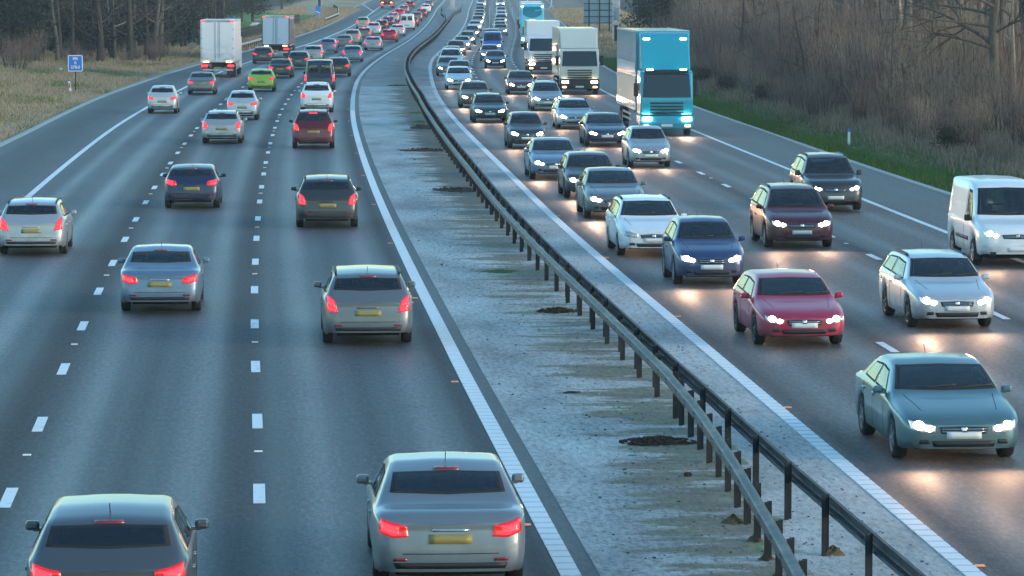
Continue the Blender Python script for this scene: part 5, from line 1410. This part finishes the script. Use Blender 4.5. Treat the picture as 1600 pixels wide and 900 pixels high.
BUSH = [bush_proto(21, 4.6, 34, 1.1), bush_proto(22, 5.4, 36, 1.2, .20), bush_proto(23, 3.6, 30, 1.0, .3), bush_proto(24, 5.0, 30, .9, .26), bush_proto(25, 2.4, 26, .8, .4)]
EVER = [ever_proto(31, 7.0, 2.6, 5200), ever_proto(32, 8.5, 3.0, 6000), ever_proto(33, 5.0, 2.4, 4200)]
M_BRAM = leaf_mat("bramble_leaf", (.035, .032, .020), (.10, .085, .05))
BRAM = ever_proto(41, 1.0, 1.1, 1600, .07)
def plant(name, cat, protos, names, s, o, sc_, rz, mats, lab, group):
    r = empty(name, G(s, o, -.05), rz); r.scale = (sc_,) * 3; tag(r, lab, cat, group)
    for nm, me, m in zip(names, protos, mats): put(nm, me, r, m)
    return r
def zone(s, o, names, cuts):
    """which named neighbour a tree stands by, told from its bearing"""
    p = P(s, o); b = p.x / p.y
    for c, n in zip(cuts, names):
        if b < c: return n
    return names[-1]
def groves():
    rr = random.Random(77)
    ZL = (["left of the blue location sign", "between the blue sign and the white lorry", "behind the white lorry", "beside the green field"], [-.117, -.0875, -.071])
    ZR = (["beside the big panelled sign", "above the turquoise lorry", "right of the turquoise lorry", "above the blue-capped post", "near the right picture edge"], [.034, .053, .085, .115])
    # right bank: thicket in front, poles and trees behind
    n = 0
    spots = []
    for row, (o0, o1) in enumerate(((21.2, 23.2), (23.4, 25.6), (25.8, 28.5), (28.8, 32))):
        s = 118 + row * 1.2
        while s < 345:
            spots.append((s, rr.uniform(o0, o1) + max(0, (s - 200) * .004), row)); s += rr.choice([1.6, 2.2, 3.0, 4.4]) * (1 + .15 * row)
    for s, o, row in spots:
        if 167 < s < 178 and o > 24.6: continue        # grassy gap round the big tree
        if 150 < s < 170 and o > 27: continue
        k = rr.choice([0, 1, 2, 3, 4] if row == 0 else [0, 1, 3, 2])
        if row == 0 and rr.random() < .35: k = 4
        sc_ = rr.uniform(.75, 1.12) * (.62 if row == 0 else .92) * float(np.interp(s, [118, 150, 172, 190], [.5, .6, .78, 1.0]))
        tw = rr.choice(["brown", "brown", "brown", "tan", "purplish", "purplish"]); m = {"brown": M_TWIG, "tan": M_TWIGT, "purplish": M_TWIGR}[tw]
        where = "below the big tree" if s < 168 else ("left of the big tree" if s < 200 else ("above the blue-capped marker post" if s < 240 else "beside the turquoise lorry"))
        lab = f"{tw} bare shrub in the {['front', 'second', 'third', 'back'][row]} row of right thicket, {where}"
        plant("bare_shrub", "shrub", BUSH[k], ("stems", "twigs"), s, o, sc_, rr.uniform(0, 6), (M_TWIGD, m), lab, lab.replace("shrub in", "shrubs in"))
    for k in range(40):
        s = rr.uniform(150, 335); o = rr.uniform(22.5, 30)
        if 164 < s < 180 and o > 24: continue
        plant("young_tree", "tree", rr.choice(TREES), ("trunk", "crown"), s, o, rr.uniform(.36, .52), rr.uniform(0, 6), (rr.choice([M_BARKD, M_BARK]), M_TWIGD), "young branching tree among the shrubs of the right thicket, " + zone(s, o, *ZR), "young trees in the right thicket")
    for k in range(34):
        s = rr.uniform(125, 330); o = rr.uniform(20.6, 24.5)
        plant("bramble_clump", "shrub", BRAM, ("stems", "foliage"), s, o, rr.uniform(.5, 1.1), rr.uniform(0, 6), (M_TWIGD, M_BRAM), "low dark bramble clump at the thicket foot, " + zone(s, o, *ZR), "brambles at the thicket foot")
    for k in range(84):
        s = rr.uniform(140, 320); o = rr.uniform(28.5, 46)
        plant("slender_tree", "tree", rr.choice(POLES), ("trunk", "crown"), s, o, rr.uniform(.9, 1.2), rr.uniform(0, 6), (rr.choice([M_BIRCH, M_BARK, M_BIRCH, M_BARKD]), M_TWIG), "slender bare tree rising behind the right thicket, " + zone(s, o, *ZR), "slender trees behind the right thicket")
    for k in range(26):
        s = rr.uniform(160, 420); o = rr.uniform(33, 62)
        plant("bare_tree", "tree", rr.choice(TREES), ("trunk", "crown"), s, o, rr.uniform(.9, 1.2), rr.uniform(0, 6), (rr.choice([M_BARK, M_BARKD]), M_TWIGD), "broad bare tree in the wood behind the right thicket, " + zone(s, o, *ZR), "broad trees behind the right thicket")
    # dark evergreens that close the right bank towards the big sign
    for k in range(34):
        s = rr.uniform(330, 560); o = 23.5 + rr.uniform(0, 24) + max(0, (s - 420)) * .02
        plant("evergreen_tree", "tree", rr.choice(EVER), ("trunk", "foliage"), s, o, rr.uniform(.8, 1.15), rr.uniform(0, 6), (M_BARKD, M_EVER), "dark evergreen on the right bank, " + zone(s, o, *ZR), "evergreens on the right bank")
    for k in range(22):
        s = rr.uniform(215, 345); o = rr.uniform(40, 64)
        plant("evergreen_tree", "tree", rr.choice(EVER), ("trunk", "foliage"), s, o, rr.uniform(.9, 1.2), rr.uniform(0, 6), (M_BARKD, M_EVER2), "olive-dark evergreen deep in the right wood, " + zone(s, o, *ZR), "evergreens behind the right thicket")
    # left wood
    edge = lambda s: float(np.interp(s, [255, 300, 318, 332, 450, 465, 560, 600], [-37, -31.5, -25, -22.3, -23.2, -29.5, -29.5, -24]))
    for k in range(80):
        s = rr.uniform(262, 480); o = edge(s) - abs(rr.gauss(0, 5)) - .3
        pale = rr.random() < .08; m = M_BIRCH if pale else rr.choice([M_BARKD, M_BARKD, M_BARK])
        lab = ("pale-barked" if pale else "dark-barked") + " bare tree in the left wood"
        plant("bare_tree", "tree", rr.choice(TREES + POLES), ("trunk", "crown"), s, o, rr.uniform(.8, 1.15), rr.uniform(0, 6), (m, M_TWIGD), lab + ", " + zone(s, o, *ZL), lab + "s")
    for k in range(110):
        s = rr.uniform(300, 600); o = edge(s) - abs(rr.gauss(0, 7)) - 2.2
        if s > 460: o -= 1.5
        plant("evergreen_tree", "tree", rr.choice(EVER), ("trunk", "foliage"), s, o, rr.uniform(.75, 1.2), rr.uniform(0, 6), (M_BARKD, M_EVER), "dark evergreen tree in the left wood, " + zone(s, o, *ZL), "evergreens of the left wood")
    for k in range(34):
        s = rr.uniform(262, 350); o = edge(s) + rr.uniform(-1.5, 1.2)
        red = rr.random() < .4; lab = ("purplish" if red else "brown") + " low bare shrub at the edge of the left wood"
        plant("bare_shrub", "shrub", BUSH[rr.choice([2, 4, 3])], ("stems", "twigs"), s, o, rr.uniform(.3, .6), rr.uniform(0, 6), (M_TWIGD, M_TWIGR if red else M_TWIG), lab, lab + "s")
    plant("bare_shrub", "shrub", BUSH[4], ("stems", "twigs"), 286, -28.6, .95, 1, (M_TWIGD, M_TWIGR), "rounded purple-brown shrub standing alone on the dry left bank", None)
    # far woods beyond the field
    for k in range(54):
        s = rr.uniform(640, 900); o = -rr.uniform(30, 95)
        ev = rr.random() < .45
        plant("evergreen_tree" if ev else "bare_tree", "tree", rr.choice(EVER if ev else TREES), ("trunk", "foliage") if ev else ("trunk", "crown"), s, o, rr.uniform(.9, 1.3), rr.uniform(0, 6), (M_BARKD, M_EVER2 if ev else M_TWIG), ("olive evergreen tree" if ev else "bare tree") + " in the far wood beyond the green field", "far evergreens beyond the field" if ev else "far bare trees beyond the field")
    # big tree with long low limbs on the right
    r3 = random.Random(9); V, F, TV, TF = [], [], [], []
    pts = [Vector((.12, 0, -.3)), Vector((.05, 0, .5)), Vector((0, 0, 1.5)), Vector((-.08, 0, 2.8)), Vector((-.12, .05, 4.0)), Vector((0, .1, 5.2)), Vector((.1, .1, 7)), Vector((.2, 0, 10)), Vector((.2, 0, 13))]
    tube(V, F, pts, [.36, .27, .23, .22, .215, .20, .17, .11, .04], 10)
    for z, d, L, r_ in ((2.9, (-1, -.2, .30), 4.2, .10), (3.0, (-1, .35, .9), 4.6, .12), (3.9, (-1, -.1, .15), 4.4, .09), (4.4, (-1, .5, .35), 4.0, .09), (3.6, (.6, -.6, .5), 2.6, .07), (4.8, (-.8, -.6, .4), 3.6, .09), (5.4, (.5, .7, .5), 3.2, .09), (6.2, (-.7, .6, .6), 3.2, .08), (7.2, (.8, -.2, .7), 3, .08), (8.2, (-.4, -.7, .7), 3, .07)):
        limb(V, F, Vector((-.05, 0, z)), Vector(d), L, r_, r3, 2, 2, 6, .10, .16, .04, 6, TV, TF)
    r = empty("bare_tree", G(172.5, 26.9, -.05)); tag(r, "big bare tree with thick trunk and long low limbs at the right edge", "tree")
    put("trunk", mesh("trunk", V, F, True), r, M_BARK); put("crown", mesh("crown", TV, TF), r, M_TWIGD)
groves()
gravel()

def grass(name, S0, S1, O0, O1, n, hfun, m, lab, dens=None, width=.02):
    s = rng.uniform(S0, S1, n); o = rng.uniform(O0, O1, n)
    if dens is not None:
        k = rng.random(n) < dens(s, o); s = s[k]; o = o[k]
    n = len(s); p = PV(s, o, bank(s, o) - .08)
    h = hfun(s, o) * rng.uniform(.55, 1.35, n); a = rng.uniform(0, 6.283, n); ln = rng.normal(0, .35, (n, 2)) * h[:, None]
    w = 1.0 * width * rng.uniform(.6, 1.5, n)
    dx = np.cos(a) * w; dy = np.sin(a) * w
    v = np.empty((n, 3, 3)); v[:, 0] = p; v[:, 1] = p; v[:, 2] = p
    v[:, 0, 0] -= dx; v[:, 0, 1] -= dy; v[:, 1, 0] += dx; v[:, 1, 1] += dy
    v[:, 2, 0] += ln[:, 0]; v[:, 2, 1] += ln[:, 1]; v[:, 2, 2] += h + .05
    me = bpy.data.meshes.new(name); me.vertices.add(3 * n); me.vertices.foreach_set("co", v.astype(np.float32).ravel())
    me.loops.add(3 * n); me.loops.foreach_set("vertex_index", np.arange(3 * n, dtype=np.int32)); me.polygons.add(n)
    me.polygons.foreach_set("loop_start", np.arange(0, 3 * n, 3, dtype=np.int32)); me.polygons.foreach_set("loop_total", np.full(n, 3, np.int32)); me.update(); me.validate()
    ob = link(name, me, None, m); tag(ob, lab, "grass", kind="stuff"); return ob
M_DRY = leaf_mat("grass_dry", (.21, .15, .088), (.47, .36, .225)); M_GRN = leaf_mat("grass_green", (.04, .085, .014), (.12, .20, .04)); M_TAN = leaf_mat("grass_tan", (.14, .105, .072), (.34, .265, .185))
def wob(s, o, a=.21, b=.5): return .5 + .5 * np.sin(s * a + 1.3 * np.sin(o * b)) * np.sin(o * b * 1.3 + .4 * np.sin(s * a * 2.1))
grass("dry_grass", 150, 350, -40, -18.5, 130000, lambda s, o: .10 + .20 * sm(-19, -24, o) * wob(s, o, .33, .7), M_DRY, "long dry grass covering the left verge bank")
grass("green_grass", 150, 350, -33, -18.4, 90000, lambda s, o: .14 + .12 * sm(-19, -24, o), M_GRN, "green grass patches among the dry left verge grass", lambda s, o: np.clip(wob(s, o) - .52, 0, 1) * 1.3)
grass("short_green_grass", 100, 345, 17.2, 21.6, 90000, lambda s, o: .12 + .07 * wob(s, o), M_GRN, "short dark green grass along the right road edge", lambda s, o: 1 - sm(18.9, 21.4, o + .8 * (wob(s, o, .31, .9) - .5)))
grass("tan_grass", 100, 345, 18.6, 34, 150000, lambda s, o: .22 + .34 * wob(s, o, .4, .8), M_TAN, "long tan grass on the right bank under the shrubs", lambda s, o: sm(18.8, 21.2, o + .8 * (wob(s, o, .31, .9) - .5)), .024)
grass("bank_grass", 165, 182, 24, 34, 9000, lambda s, o: .16 + 0 * s, M_GRN, "green grass slope round the foot of the big bare tree")
grass("far_dry_grass", 350, 720, -30, -17.6, 60000, lambda s, o: .35 + 0 * s, M_DRY, "dry grass on the far left bank beside the barriers", lambda s, o: np.where((s > 385) & (o < -22.2) & (s < 640), 0, 1), .05)
grass("far_tan_grass", 345, 720, 17.4, 30, 50000, lambda s, o: .35 + 0 * s, M_DRY, "dry grass on the far right bank beside the big sign", None, .05)

# ------------------------------------------------------------------ the damp dusk air
def haze():
    bm = bmesh.new(); add_box(bm, (0, 640, 14.0), (760, 1500, 34.0))
    m = bpy.data.materials.new("haze_air"); m.use_nodes = True; t = m.node_tree; t.nodes.remove(t.nodes["Principled BSDF"])
    v = t.nodes.new("ShaderNodeVolumePrincipled"); v.inputs["Color"].default_value = (.86, .94, 1.0, 1); v.inputs["Density"].default_value = 0.00018; v.inputs["Anisotropy"].default_value = 0.2
    t.links.new(v.outputs[0], t.nodes["Material Output"].inputs["Volume"])
    o = link("haze", bm_mesh("haze", bm), None, m); o["kind"] = "stuff"; o["label"] = "thin damp air over the whole motorway"
haze()
